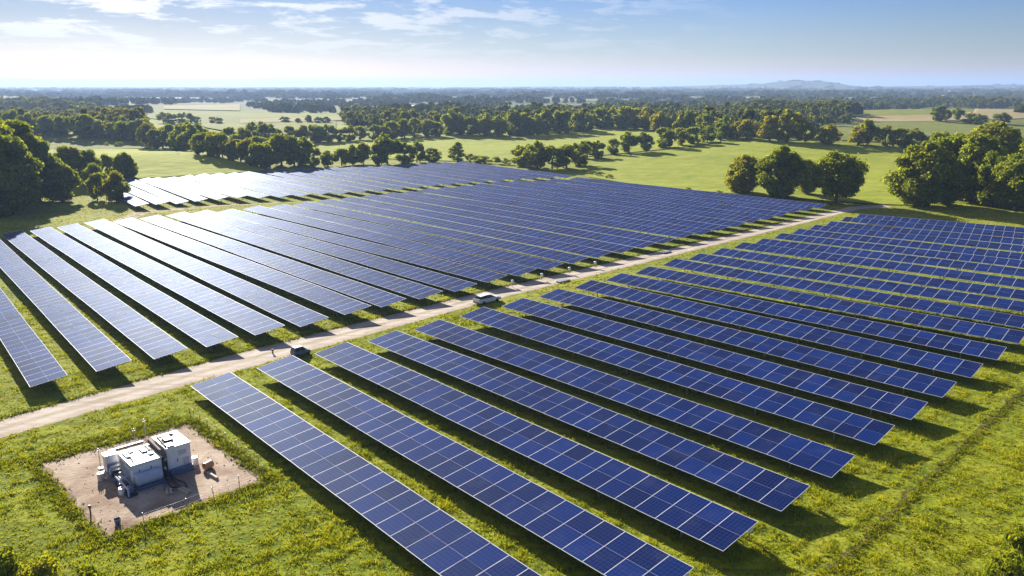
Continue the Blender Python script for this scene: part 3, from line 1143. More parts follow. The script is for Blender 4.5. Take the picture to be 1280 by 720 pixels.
line([(737, 218, 4, 9), (748, 220, 5, 10), (762, 223, 5, 10), (900, 243, 5, 10), (860, 238, 4, 9)], 'shrub', 'along the back fence line of the panels', ['bush'], 'shrub', what='low bush')

# ------------------------------------------------------------------ woods that read as one mass (stuff)
_wr = np.random.default_rng(5)
WPRO = []
for s_ in range(5):
    Vq, Fq, _ = crown_arrays(np.random.default_rng(900 + s_), 11, 34, 4.8, 4.6, 4.8, 1.7)
    WPRO.append((Vq, Fq))


def in_poly(u, v, top, bot):
    return interp(u, top) <= v <= interp(u, bot)


# the far wooded plain: rough crowns to the horizon, left open where the pale fields lie
OPEN = [([(120, 132), (310, 129)], [(120, 141), (310, 141)]), ([(180, 135), (430, 144)], [(180, 152), (430, 170)]), ([(632, 131), (745, 129)], [(632, 143), (745, 139)]),
        ([(765, 129), (832, 129)], [(765, 135), (832, 135)]), ([(503, 130), (565, 130)], [(503, 136), (565, 136)]), ([(-40, 120), (28, 121)], [(-40, 131), (28, 131)]),
        ([(1060, 140), (1300, 134)], [(1060, 190), (1300, 210)])]
OPEN += [([(a_, c_ - .4), (b_, c_ - .4)], [(a_, d_ + .8), (b_, d_ + .8)]) for a_, b_, c_, d_ in [(30, 120, 126, 129), (150, 260, 122, 124.5), (330, 470, 124.5, 128), (420, 520, 138, 143), (250, 330, 118.2, 119.6), (560, 640, 121, 123), (680, 800, 124, 127), (860, 960, 121, 123), (480, 560, 117, 118.2), (1000, 1130, 122, 125), (800, 900, 137, 141), (1120, 1240, 119, 120.6), (-30, 90, 141, 146), (580, 660, 146, 150)]]


def wood(name, pts, hgt, mat, sp=1.0):
    Vs, Fs, base = [], [], 0
    for x, y in pts:
        Vq, Fq = WPRO[int(_wr.integers(len(WPRO)))]
        s = hgt / 9.5 * _wr.uniform(.75, 1.25)
        a = _wr.uniform(0, 6.28)
        ca, sa = math.cos(a), math.sin(a)
        w = s * sp * _wr.uniform(.9, 1.25)
        X = np.empty_like(Vq)
        X[:, 0] = (Vq[:, 0] * ca - Vq[:, 1] * sa) * w + x
        X[:, 1] = (Vq[:, 0] * sa + Vq[:, 1] * ca) * w + y
        X[:, 2] = Vq[:, 2] * s + float(terr(x, y))
        Vs.append(X)
        Fs.append(Fq + base)
        base += len(X)
    o = np_obj(name, np.concatenate(Vs), np.concatenate(Fs), mat)
    return o


def scatter(top, bot, n):
    """ground points inside a region whose outline is read from the photo; even over the ground"""
    u0, u1 = max(top[0][0], bot[0][0]), min(top[-1][0], bot[-1][0])
    pts, tries = [], 0
    cand = []
    m_ = n * 6
    us = _wr.uniform(u0, u1, m_)
    for u in us:
        a, b = interp(u, top), interp(u, bot)
        d0, d1 = 1 / max(a - 107.0, .8), 1 / max(b - 107.0, .8)
        # even over depth, weighted to the near side a little
        t = _wr.random() ** 1.15
        d = d1 + (d0 - d1) * t
        cand.append((u, 107.0 + 1 / d))
    for u, v in cand[:n]:
        if any(t_[0][0] <= u <= t_[-1][0] and in_poly(u, v, t_, b_) for t_, b_ in OPEN):
            continue
        x, y, z = at(u, v)
        pts.append((x, y))
    return pts


woods = []
woods.append(('left', [(-60, 131), (60, 131), (110, 138), (180, 156)], [(-60, 166), (20, 164), (60, 167), (180, 174)], 330))
woods.append(('mid', [(400, 148), (470, 146), (560, 140), (640, 143), (745, 141)], [(400, 152), (470, 166), (560, 168), (640, 168), (745, 162)], 210))
woods.append(('right', [(740, 140), (850, 134), (960, 131), (1060, 132)], [(740, 160), (850, 165), (960, 173), (1060, 158)], 380))
woods.append(('farright', [(960, 124), (1100, 120), (1340, 118)], [(960, 134), (1060, 146), (1180, 141), (1340, 137)], 300))
for nm, tp, bt, n_ in woods:
    o = wood('woodland', scatter(tp, bt, n_), 11.5, M['leafF'])
    tag(o, {'left': 'dark mass of woodland behind the left meadow', 'mid': 'dark mass of woodland above the middle pasture', 'right': 'mixed woodland mass behind the right pasture',
            'farright': 'long dark woodland belt above the far right meadow'}[nm], 'woodland', kind='stuff')

def far_wood(n, v0, v1, hgt, scale):
    ico_t = (1 + 5 ** .5) / 2
    ico = np.array([(-1, ico_t, 0), (1, ico_t, 0), (-1, -ico_t, 0), (1, -ico_t, 0), (0, -1, ico_t), (0, 1, ico_t), (0, -1, -ico_t), (0, 1, -ico_t), (ico_t, 0, -1), (ico_t, 0, 1), (-ico_t, 0, -1), (-ico_t, 0, 1)], float)
    ico /= np.linalg.norm(ico[0])
    icf = np.array([(0, 11, 5), (0, 5, 1), (0, 1, 7), (0, 7, 10), (0, 10, 11), (1, 5, 9), (5, 11, 4), (11, 10, 2), (10, 7, 6), (7, 1, 8), (3, 9, 4), (3, 4, 2), (3, 2, 6), (3, 6, 8), (3, 8, 9), (4, 9, 5), (2, 4, 11), (6, 2, 10), (8, 6, 7), (9, 8, 1)])
    Vs, Fs, base, cnt = [], [], 0, 0
    while cnt < n:
        u = _wr.uniform(-120, 1400)
        d0, d1 = 1 / (v0 - 107.0), 1 / (v1 - 107.0)
        vv = 107.0 + 1 / (d1 + (d0 - d1) * _wr.random() ** 1.6)
        cl = math.sin(u * .021 + vv * .9) + math.sin(u * .053 - vv * 1.7 + 2) + math.sin(u * .0087 + vv * 2.9)
        if cl < -.75 and _wr.random() < .85:
            continue
        if any(t_[0][0] <= u <= t_[-1][0] and in_poly(u, vv, t_, b_) for t_, b_ in OPEN):
            continue
        x, y, z = at(u, vv)
        h = hgt * _wr.uniform(.6, 1.25) * (.45 if z > 22 else 1)
        for _k in range(3):
            w = scale * _wr.uniform(.6, 1.2)
            q_ = ico * np.array([w, w, h * .55]) * _wr.uniform(.72, 1.25, (12, 1))
            q_ = q_ + np.array([x + _wr.normal(0, scale * .9), y + _wr.normal(0, scale * .9), z + h * .45 * _wr.uniform(.8, 1.2)])
            Vs.append(q_)
            Fs.append(icf + base)
            base += 12
        cnt += 1
    return np_obj('far_woodland', np.concatenate(Vs), np.concatenate(Fs), M['leafF'])


tag(far_wood(1700, 120, 145, 10, 6), 'nearer belts of the hazy wooded plain', 'woodland', kind='stuff')
tag(far_wood(3600, 110.0, 121, 13, 16), 'blue hazy wooded plain below the horizon', 'woodland', kind='stuff')

# ------------------------------------------------------------------ grass tufts and weeds (stuff)
def tufts(name, xy, hgt, wid, mat, blades=5, lean=.45, z=0.0):
    n = len(xy)
    r = np.random.default_rng(len(name) + n)
    N = n * blades
    c = np.repeat(np.asarray(xy, float), blades, 0)
    hs = np.repeat(r.uniform(.55, 1.3, n) * (hgt if np.isscalar(hgt) else np.asarray(hgt)), blades) * r.uniform(.6, 1.15, N)
    ws = np.repeat((wid if not np.isscalar(wid) else np.full(n, wid)), blades) * r.uniform(.7, 1.3, N)
    a = r.uniform(0, 2 * math.pi, N)
    off = r.normal(0, 1, (N, 2)) * (hs * .35)[:, None]
    px_, py_ = c[:, 0] + off[:, 0], c[:, 1] + off[:, 1]
    z0 = terr(px_, py_) + z - .03
    dx, dy = np.cos(a) * ws / 2, np.sin(a) * ws / 2
    lx, ly = r.normal(0, lean, N) * hs, r.normal(0, lean, N) * hs
    V = np.stack([np.stack([px_ - dx, py_ - dy, z0], -1), np.stack([px_ + dx, py_ + dy, z0], -1), np.stack([px_ + lx + dx * .25, py_ + ly + dy * .25, z0 + hs], -1), np.stack([px_ + lx - dx * .25, py_ + ly - dy * .25, z0 + hs * .95], -1)], 1)
    return np_obj(name, V.reshape(-1, 3), np.arange(N * 4).reshape(N, 4), mat)


def rv_of(x, y):
    return (x * RD[0] + y * RD[1]) / CAM_H, (x * VD[0] + y * VD[1]) / CAM_H


def road_mask(r, v):
    lo = np.interp(v, [p[1] for p in ROAD_LO], [p[0] for p in ROAD_LO])
    hi = np.interp(v, [p[1] for p in ROAD_HI], [p[0] for p in ROAD_HI])
    return (r > lo + .004) & (r < hi - .004)


def pad_mask(r, v, e=.0):
    lo = 1.815 + e
    return (r > lo + .005) & (r < 2.315 - e) & (v > .435 + e) & (v < .822 - e)


def scatter_ground(n, y0, y1, pw=1.0):
    r = np.random.default_rng(int(n + y0))
    y = y0 + (y1 - y0) * r.random(n) ** pw
    x = (r.random(n) * 2 - 1) * (y * .70 + 12)
    R, V = rv_of(x, y)
    keep = ~road_mask(R, V) & ~pad_mask(R, V)
    return np.stack([x, y], -1)[keep]


pts = scatter_ground(170000, 36, 115, 1.25)
Rq, Vq_ = rv_of(pts[:, 0], pts[:, 1])
cl = .7 * np.sin(pts[:, 0] * 1.9 + np.sin(pts[:, 1] * .7) * 2) * np.sin(pts[:, 1] * 1.7 + pts[:, 0] * .6) + .5 * np.sin(pts[:, 0] * .43 + 1) * np.sin(pts[:, 1] * .51)
cl = cl + .8 * np.maximum(0, np.sin(Rq * 115 + 1.2 * np.sin(Vq_ * 5))) ** 3 * (np.sin(Rq * 17 + 2) > -.2)
keep_ = rng.random(len(pts)) < np.clip(.6 + .5 * cl, .3, 1.0)
pts, cl = pts[keep_], cl[keep_]
tag(tufts('grass_tufts', pts, (.12 + .15 * np.clip(cl + .2, 0, 1.6)), .085, M['tuft'], 5, .75), 'uneven yellow green grass tufts among the panels', 'grass', kind='stuff')
pts = scatter_ground(26000, 105, 240, 1.2)
tag(tufts('grass_tufts', pts, .20, .24, M['tuft'], 4, .7), 'rough grass farther out between the solar rows', 'grass', kind='stuff')


def band(rv_pts, n, spread):
    r = np.random.default_rng(n)
    rv_pts = np.asarray(rv_pts)
    s = np.concatenate([[0], np.cumsum(np.hypot(*np.diff(rv_pts, axis=0).T))])
    t = r.uniform(0, s[-1], n)
    a = np.interp(t, s, rv_pts[:, 0]) + r.normal(0, spread, n)
    b = np.interp(t, s, rv_pts[:, 1]) + r.normal(0, spread, n)
    q_ = CAM_H * (a[:, None] * RD + b[:, None] * VD)
    return q_


wp_ = np.concatenate([
    band([(.60, 1.2), (.622, 2.07), (.640, 2.98), (.648, 3.5)], 700, .007),
    band([(2.72, 0), (2.752, .417), (2.85, 1.239), (2.912, 2.64), (2.912, 4.0), (2.92, 5.6)], 1800, .007),
    band([(2.34, .41), (2.33, .84), (2.06, .845), (1.81, .84)], 700, .012),
    band([(1.80, .84), (1.795, .42), (2.3, .41)], 500, .010),
    band([(2.40, .10), (2.375, .85)], 400, .012),
])
tag(tufts('weeds', wp_, .24, .12, M['weed'], 6, .7), 'taller dark weeds along the road ditch, rut and pad', 'weeds', kind='stuff')


# bushes in the two bottom corners
def corner_shrub(u, v, h, w, seed, label):
    x, y, z = at(u, v)
    r = np.random.default_rng(seed)
    root = tag(empty('shrub', (x, y, z), 0), label, 'shrub', 'leafy shrubs at the bottom corners')
    V, Fq, lb = crown_arrays(r, 16, 85, w / 2, h * .42, h * .52, .26)
    # upright leafy sprays
    V[:, 2] += np.abs(r.normal(0, .15 * h, len(V) // 4)).repeat(4) * (V[:, 2] > h * .5)
    np_obj('crown', V, Fq, M['shrub'], root)
    b = MB()
    for k_ in range(9):
        a = r.uniform(0, 6.28)
        t = Vector((math.cos(a) * w * .34 * r.uniform(.4, 1), math.sin(a) * w * .34 * r.uniform(.4, 1), h * r.uniform(.7, 1.05)))
        b.tube((0, 0, -.1), t * .5 + Vector((0, 0, .1)), .05, .035, 5, caps=False)
        b.tube(t * .5 + Vector((0, 0, .1)), t, .035, .012, 5, caps=False)
    b.build('stem', M['bark'], root)


corner_shrub(8, 730, 2.3, 3.0, 3, 'leafy shrub in the bottom left corner of the photo')
corner_shrub(58, 738, 2.0, 3.4, 4, 'yellow green shrub on the bottom edge, second from the left corner')
corner_shrub(112, 742, 1.6, 2.6, 5, 'low leafy shrub on the bottom edge, third from the left corner')
corner_shrub(1262, 735, 2.3, 3.6, 6, 'leafy shrub in the bottom right corner of the photo')
corner_shrub(1278, 690, 1.6, 2.6, 8, 'small shrub on the right edge above the corner shrub')
corner_shrub(10, 640, 0, 0, 9, '') if False else None


# ------------------------------------------------------------------ equipment on the gravel pad
def rvz(r, v, z=0.0):
    x, y = P(r, v)
    return Vector((x, y, z))


RZ = math.atan2(RD[1], RD[0])                # local x = along rows (away), local y = -V (toward the left)


def L2(r, v):
    return (*P(r - .024, v + .034), .019)


# left white cabinet (transformer)
c = empty('transformer_cabinet', L2(2.085, .570), RZ)
tag(c, 'lower white equipment cabinet with grey rounded front, left on gravel pad', 'equipment cabinet')
b = MB(); b.box((0, 0, 1.02), (3.3, 2.4, 1.75), bev=.05); b.build('body', M['white'], c)
b = MB(); b.box((0, 0, 1.945), (3.42, 2.52, .09), bev=.02); b.build('roof', M['white'], c)
b = MB()
b.box((.55, -.55, 2.05), (1.0, .55, .12)); b.box((-.5, -.75, 2.05), (.55, .35, .12)); b.box((1.1, .35, 2.04), (.7, .28, .1))
b.build('roof_vent', M['dark'], c)
b = MB()
for k_ in range(4):
    b.tube((1.6, -1.0 + k_ * .12, 2.1), (-.6 + k_ * .3, -1.05 + k_ * .12, 2.1), .045, n=6)
b.tube((-1.3, .9, 2.08), (1.2, .55, 2.08), .06, n=6)
b.build('roof_conduit', M['brown'], c)
b = MB(); b.box((.6, .85, 2.06), (1.3, .3, .14)); b.build('roof_rail', M['lav'], c)
b = MB(); b.box((0, 0, .08), (3.5, 2.6, .16)); b.build('skid', M['blue'], c)
b = MB()
b.lathe([(.05, -1.05), (.42, -1.05), (.52, -.95), (.52, .95), (.42, 1.05), (.05, 1.05)], 16, ((-2.05, .1, .78), (0, 1, 0)))
b.build('drum_cowl', M['lav'], c, smooth=False)
b = MB(); b.box((-2.05, .1, .14), (.95, 2.1, .28)); b.build('drum_base', M['blue'], c)
b = MB()
for k_ in range(8):
    b.box((-1.1 + k_ * .3, 1.23, 1.05), (.06, .07, 1.2))
b.build('cooling_fin', M['lav'], c)
b = MB(); b.tube((-1.6, 1.38, .3), (1.9, 1.38, .3), .09); b.tube((-1.75, 1.32, 1.70), (-.4, 1.32, 1.70), .08); b.build('side_pipe', M['lav'], c)
for y in (-.6, .35):
    b = MB(); b.box((-1.665, y, 1.35), (.04, .8, .9), bev=.012); d_ = b.build('door', M['white'], c)
    b = MB(); b.box((-1.70, y + .28, 1.35), (.04, .05, .22)); b.build('handle', M['dark'], d_)

# right white cabinet (inverter)
c = empty('inverter_cabinet', L2(2.088, .655), RZ)
tag(c, 'taller white equipment cabinet with dark roof hatch, right on gravel pad', 'equipment cabinet')
b = MB(); b.box((0, 0, 1.28), (3.1, 2.0, 2.2), bev=.05); b.build('body', M['white'], c)
b = MB(); b.box((0, 0, 2.425), (3.2, 2.12, .09), bev=.02); b.build('roof', M['white'], c)
b = MB(); b.box((.1, .28, 2.55), (.95, .7, .2), bev=.03); b.build('roof_hatch', M['dark'], c)
b = MB()
b.tube((1.3, .75, 2.56), (-1.2, .9, 2.54), .07, n=6); b.tube((.9, -.2, 2.56), (.9, -.9, 2.54), .06, n=6); b.tube((-.2, .95, 2.55), (-.2, .2, 2.55), .05, n=6)
b.build('roof_conduit', M['brown'], c)
b = MB(); b.box((-1.05, .55, 2.50), (.75, .6, .08)); b.box((1.2, .1, 2.5), (.4, 1.3, .1)); b.box((-.6, -.75, 2.5), (.8, .12, .08)); b.build('roof_vent', M['dark'], c)
b = MB(); b.box((-1.555, -.25, 1.75), (.05, .7, .4)); b.box((-1.555, -.55, .9), (.05, .5, .6)); b.build('louvre', M['lav'], c)
b = MB(); b.box((-1.56, .45, 1.15), (.05, .75, 1.6), bev=.012); d_ = b.build('door', M['white'], c)
b = MB(); b.box((-1.60, .2, 1.15), (.05, .05, .3)); b.build('handle', M['dark'], d_)
b = MB(); b.box((0, 0, .08), (3.25, 2.15, .16)); b.box((-1.75, 0, .28), (.45, 1.9, .5), bev=.03); b.build('skid', M['blue'], c)

# dark cable duct between the two
c = empty('cable_duct', L2(2.08, .613), RZ)
tag(c, 'dark bundle of pipes and ducts between the two white cabinets', 'cable duct')
b = MB(); b.box((.2, 0, 1.0), (3.2, .28, 1.9), bev=.03); b.build('duct', M['dark'], c)
for k_, (y, z) in enumerate([(-.02, 2.25), (.02, 2.12), (-.1, 2.05)]):
    b = MB()
    b.tube((-1.6, y, z - .4), (-.9, y + .03, z), .12, mi=0); b.tube((-.9, y + .03, z), (1.9, y - .03, z + .05), .12)
    b.build('pipe', [M['brown'], M['dark'], M['lav']][k_], c)
b = MB()
for x in (-1.75, -1.95):
    b.lathe([(.02, 0), (.16, 0), (.16, .8), (.08, .9), (.02, .9)], 10, ((x, .05, 0), (0, 0, 1)))
b.build('valve', M['dark'], c)
b = MB(); b.lathe([(.02, 0), (.1, .02), (.1, .18), (.02, .2)], 10, ((-1.75, .05, .9), (0, 0, 1))); b.build('valve_cap', M['pinkish'], c)

c = empty('cable_bundle', L2(1.965, .612), RZ)
tag(c, 'dark hoses and cables running out in front between the white cabinets', 'cables')
for k_ in range(5):
    b = MB()
    y0 = -.5 + k_ * .24
    pts_ = [(1.9, y0 * .5, .35), (1.0, y0, .12), (.1, y0 * 1.6 + .2 * math.sin(k_ * 2), .08), (-.7, y0 * 1.3 - .3 + .3 * math.cos(k_), .07)]
    for p_, q2 in zip(pts_[:-1], pts_[1:]):
        b.tube(p_, q2, .06 + .015 * (k_ % 2), n=6)
    b.build('hose', M[['dark', 'dark', 'brown', 'dark', 'blue'][k_]], c)
c = empty('pump_set', L2(2.035, .515), RZ)
tag(c, 'dark pumps and pipework on the ground left of the lower white cabinet', 'pump set')
b = MB(); b.box((0, 0, .1), (3.0, .8, .2)); b.build('base', M['dark'], c)
for k_ in range(3):
    b = MB(); b.lathe([(.04, -.35), (.24, -.33), (.26, 0), (.24, .33), (.04, .35)], 12, ((-1.0 + k_ * .95, 0, .48), (1, 0, 0))); b.build('pump', M[['blue', 'dark', 'lav'][k_]], c)
b = MB(); b.tube((-1.5, .3, .75), (1.5, .3, .75), .07); b.tube((-1.5, .3, .75), (-1.5, .3, .1), .07); b.tube((.5, .3, .75), (.5, -.3, .95), .06); b.build('pipe', M['lav'], c)
# switchgear with pipes behind / left of the transformer
c = empty('switchgear', L2(2.165, .520), RZ)
tag(c, 'grey switchgear box with pipes at the left side of the white cabinets', 'switchgear')
b = MB(); b.box((0, 0, .85), (.8, .9, 1.6), bev=.04); b.build('box', M['lav'], c)
b = MB(); b.box((0, 0, 1.70), (.9, 1.0, .1)); b.build('lid', M['white'], c)
for k_ in range(3):
    b = MB(); b.tube((-.5 - k_ * .5, .35, .1), (-.5 - k_ * .5, .35, .9 - .15 * k_), .1); b.tube((-.5 - k_ * .5, .35, .9 - .15 * k_), (-.5 - k_ * .5, -.5, .9 - .15 * k_), .1); b.build('pipe', M[['blue', 'lav', 'dark'][k_]], c)
b = MB(); b.box((-1.1, .1, .12), (2.6, .9, .24)); b.build('skid', M['blue'], c)
b = MB(); b.box((.9, -1.6, 1.5), (.25, 2.9, .22)); b.build('cable_tray', M['dark'], c)
for y in (-.6, -1.6, -2.7):
    b = MB(); b.box((.9, y, .7), (.1, .1, 1.4)); b.build('tray_leg', M['dark'], c)

# thin poles behind
for (r_, v_q, h_, lab) in [(2.245, .640, 2.9, 'tallest thin mast behind the white cabinets'), (2.243, .610, 2.3, 'shorter thin mast behind the white cabinets'), (2.205, .505, 1.9, 'short thin mast behind the grey switchgear')]:
    c = empty('mast', L2(r_, v_q), RZ)
    tag(c, lab, 'mast', 'thin masts on the gravel pad')
    b = MB(); b.tube((0, 0, 0), (0, 0, h_), .045, .03); b.build('pole', M['steel'], c)
    b = MB(); b.box((0, 0, .05), (.35, .35, .1)); b.build('base_plate', M['steel'], c)
    b = MB(); b.box((0, 0, h_ - .22), (.05, .34, .04)); b.box((0, .15, h_ - .12), (.035, .035, .2)); b.box((0, -.15, h_ - .12), (.035, .035, .2)); b.build('crossarm', M['dark'], c)

# stones and clods
sr = np.random.default_rng(77)
b = MB()
for k_ in range(300):
    rr_, vv_ = sr.uniform(1.83, 2.30), sr.uniform(.44, .82)
    if sr.random() < .55:
        rr_ = sr.choice([1.83, 2.30]) + sr.normal(0, .02)
    x, y = P(rr_, vv_)
    s_ = sr.uniform(.03, .11)
    pts_ = [(x + s_ * math.cos(a) * sr.uniform(.6, 1.1), y + s_ * math.sin(a) * sr.uniform(.6, 1.1), .01) for a in np.linspace(0, 5.2, 6)]
    top_ = [(px_ * .6 + x * .4, py_ * .6 + y * .4, s_ * sr.uniform(.4, .8)) for px_, py_, _ in pts_]
    b.add(pts_ + top_, [tuple(range(6, 12))] + [(i_, (i_ + 1) % 6, 6 + (i_ + 1) % 6, 6 + i_) for i_ in range(6)])
tag(b.build('stones', M['rim']), 'brown stones and clods strewn over the gravel pad', 'stones', kind='stuff')
# drums and loose things on the pad


def drum(r, v, rad_, h_, mat, label, lie=False):
    c_ = empty('drum', L2(r, v), RZ + .3)
    tag(c_, label, 'drum', 'small drums around the white cabinets')
    prof = [(.02, 0), (rad_, 0), (rad_, h_ * .3), (rad_ * 1.06, h_ * .33), (rad_, h_ * .36), (rad_, h_ * .64), (rad_ * 1.06, h_ * .67), (rad_, h_ * .7), (rad_, h_), (rad_ * .9, h_ + .01), (.02, h_ + .01)]
    b_ = MB()
    if lie:
        b_.lathe(prof, 14, ((0, -h_ / 2, rad_ * 1.06), (0, 1, 0)))
    else:
        b_.lathe(prof, 14)
    b_.build('barrel', mat, c_)
    b_ = MB()
    p = (rad_ * .4, 0, h_ + .05) if not lie else (0, h_ / 2 + .03, rad_ * 1.4)
    b_.lathe([(.01, -.04), (.05, -.04), (.05, .03), (.01, .03)], 8, (p, (0, 0, 1)))
    b_.build('bung', M['dark'], c_)


drum(2.005, .715, .33, .75, M['orange'], 'orange drum on its side right of the taller white cabinet', True)
drum(2.055, .700, .28, .7, M['white'], 'small white drum at the right side of the taller white cabinet')
drum(2.135, .485, .28, .65, M['pinkish'], 'pale pinkish drum at the far left of the equipment')
drum(2.020, .500, .26, .55, M['white'], 'small white drum left of the grey rounded cowl')


def beam(r, v, ln, rz, label, mat=None, n=2):
    c_ = empty('timber_beam', L2(r, v), RZ + rz)
    tag(c_, label, 'beam', 'pale beams lying on the gravel pad')
    for k_ in range(n):
        b_ = MB(); b_.box((0, (k_ - (n - 1) / 2) * .27, .1), (ln, .22, .2), bev=.02)
        b_.build('plank', mat or M['wood'], c_)


beam(1.955, .705, 1.6, .1, 'pale beam lying below the orange drum', n=1)
beam(1.925, .620, 1.3, .25, 'pair of pale planks lying in front between the cabinets')
beam(1.945, .588, .9, -.3, 'short pale planks in the shadow of the lower cabinet')

c = empty('marker_post', L2(1.969, .411), 0)
tag(c, 'short dark marker post on the left corner of the gravel pad', 'post')
b = MB(); b.tube((0, 0, 0), (0, 0, .6), .06); b.build('stake', M['dark'], c)
b = MB(); b.box((0, 0, .68), (.2, .12, .2), bev=.02); b.build('cap', M['dark'], c)
c = empty('bucket', L2(1.879, .444), 0)
tag(c, 'dark blue bucket at the bottom corner of the gravel pad', 'bucket')
b = MB(); b.lathe([(.02, 0), (.18, 0), (.25, .42), (.27, .43), (.24, .44), (.17, .05), (.02, .05)], 14); b.build('pail', M['blue'], c)
b = MB()
for k_ in range(8):
    a0, a1 = math.pi * k_ / 8, math.pi * (k_ + 1) / 8
    b.tube((.25 * math.cos(a0), 0, .42 + .2 * math.sin(a0)), (.25 * math.cos(a1), 0, .42 + .2 * math.sin(a1)), .015, n=5)
b.build('handle', M['steel'], c)


# wire fences beside the pad
def fence(pts, label, step=2.2, h_=1.15):
    P0 = [rvz(*p) for p in pts]
    root = empty('wire_fence', P0[0], 0)
    tag(root, label, 'fence')
    w_ = MB()
    post = MB(); post.tube((0, 0, -.1), (0, 0, h_), .03, .025, 6)
    pm = post.mesh('post', M['steel'])
    for a, bq in zip(P0[:-1], P0[1:]):
        n_ = max(1, round((bq - a).length / step))
        for k_ in range(n_ + 1):
            o = bpy.data.objects.new('post', pm)
            o.location = a.lerp(bq, k_ / n_) - P0[0]
            o.rotation_euler = (random.gauss(0, .05), random.gauss(0, .05), 0)
            link(o, root)
        for z in (.55, 1.05):
            w_.tube(a - P0[0] + Vector((0, 0, z)), bq - P0[0] + Vector((0, 0, z)), .006, n=4)
    w_.build('wire', M['dark'], root)


fence([(1.835, .835), (1.80, .62), (1.80, .52)], 'thin wire fence on the near side of the gravel pad')
fence([(2.36, .855), (1.90, .852)], 'thin wire fence between the gravel pad and the first solar row')


# ------------------------------------------------------------------ combiner boxes at the row ends
def combiner(pos, rz, label, group):
    c_ = empty('combiner_box', pos, rz)
    tag(c_, label, 'electrical box', group)
    b_ = MB(); b_.box((0, 0, .4), (.07, .07, .8)); b_.build('post', M['steel'], c_)
    b_ = MB(); b_.box((0, 0, .95), (.42, .26, .5), bev=.03); x_ = b_.build('enclosure', M['white'], c_)
    b_ = MB(); b_.box((-.0, -.14, .95), (.34, .02, .42)); b_.build('door', M['lav'], c_)


for i_, a in enumerate(nearA[1:7], 1):
    if i_ in (2, 3, 4):
        x, y = P(.80, a * k + 2 * HW - .004)
        combiner((x, y, 0), RZ + 1.2, f'white electrical box at the near end of the {ORD[i_]} right hand row', 'electrical boxes at right row ends')
for i_, a in enumerate(nA[:14]):
    if i_ < 10:
        continue
    x, y = P(2.868, a * k + 2 * HW - .01)
    combiner((x, y, 0), RZ + 1.2, f'small electrical box by the road end of the {ORD[i_ + 1]} left hand row', 'electrical boxes at left row ends')


# ------------------------------------------------------------------ vehicles on the road
def wheel(parent, x, y, r, w):
    b_ = MB()
    b_.lathe([(r * .55, -w / 2), (r * .94, -w / 2), (r, -w / 3), (r, w / 3), (r * .94, w / 2), (r * .55, w / 2)], 18, ((0, 0, 0), (0, 1, 0)))
    o = bpy.data.objects.new('wheel', b_.mesh('wheel', M['tyre'], True))
    o.location = (x, y, r)
    link(o, parent)
    b_ = MB()
    b_.lathe([(.03, -w * .42), (r * .56, -w * .40), (r * .56, w * .40), (.03, w * .42)], 12, ((0, 0, 0), (0, 1, 0)))
    b_.build('rim', M['silver'], o)


def loft(b_, secs, mi=0):
    """secs: list of rings with equal point counts, closed caps"""
    n_ = len(secs[0])
    vs = [p for s_ in secs for p in s_]
    fc = []
    for i_ in range(len(secs) - 1):
        for k_ in range(n_):
            k2 = (k_ + 1) % n_
            fc.append((i_ * n_ + k_, i_ * n_ + k2, (i_ + 1) * n_ + k2, (i_ + 1) * n_ + k_))
    fc.append(tuple(range(n_ - 1, -1, -1)))
    fc.append(tuple(range((len(secs) - 1) * n_, len(secs) * n_)))
    b_.add(vs, fc, mi)


def ring(x, w, z0, z1, top=.86):
    h_ = w / 2
    zs = z1 - z0
    return [(x, -h_ * .92, z0), (x, -h_, z0 + zs * .18), (x, -h_, z0 + zs * .62), (x, -h_ * top, z1 - zs * .04), (x, -h_ * top * .8, z1), (x, h_ * top * .8, z1), (x, h_ * top, z1 - zs * .04), (x, h_, z0 + zs * .62), (x, h_, z0 + zs * .18), (x, h_ * .92, z0)]


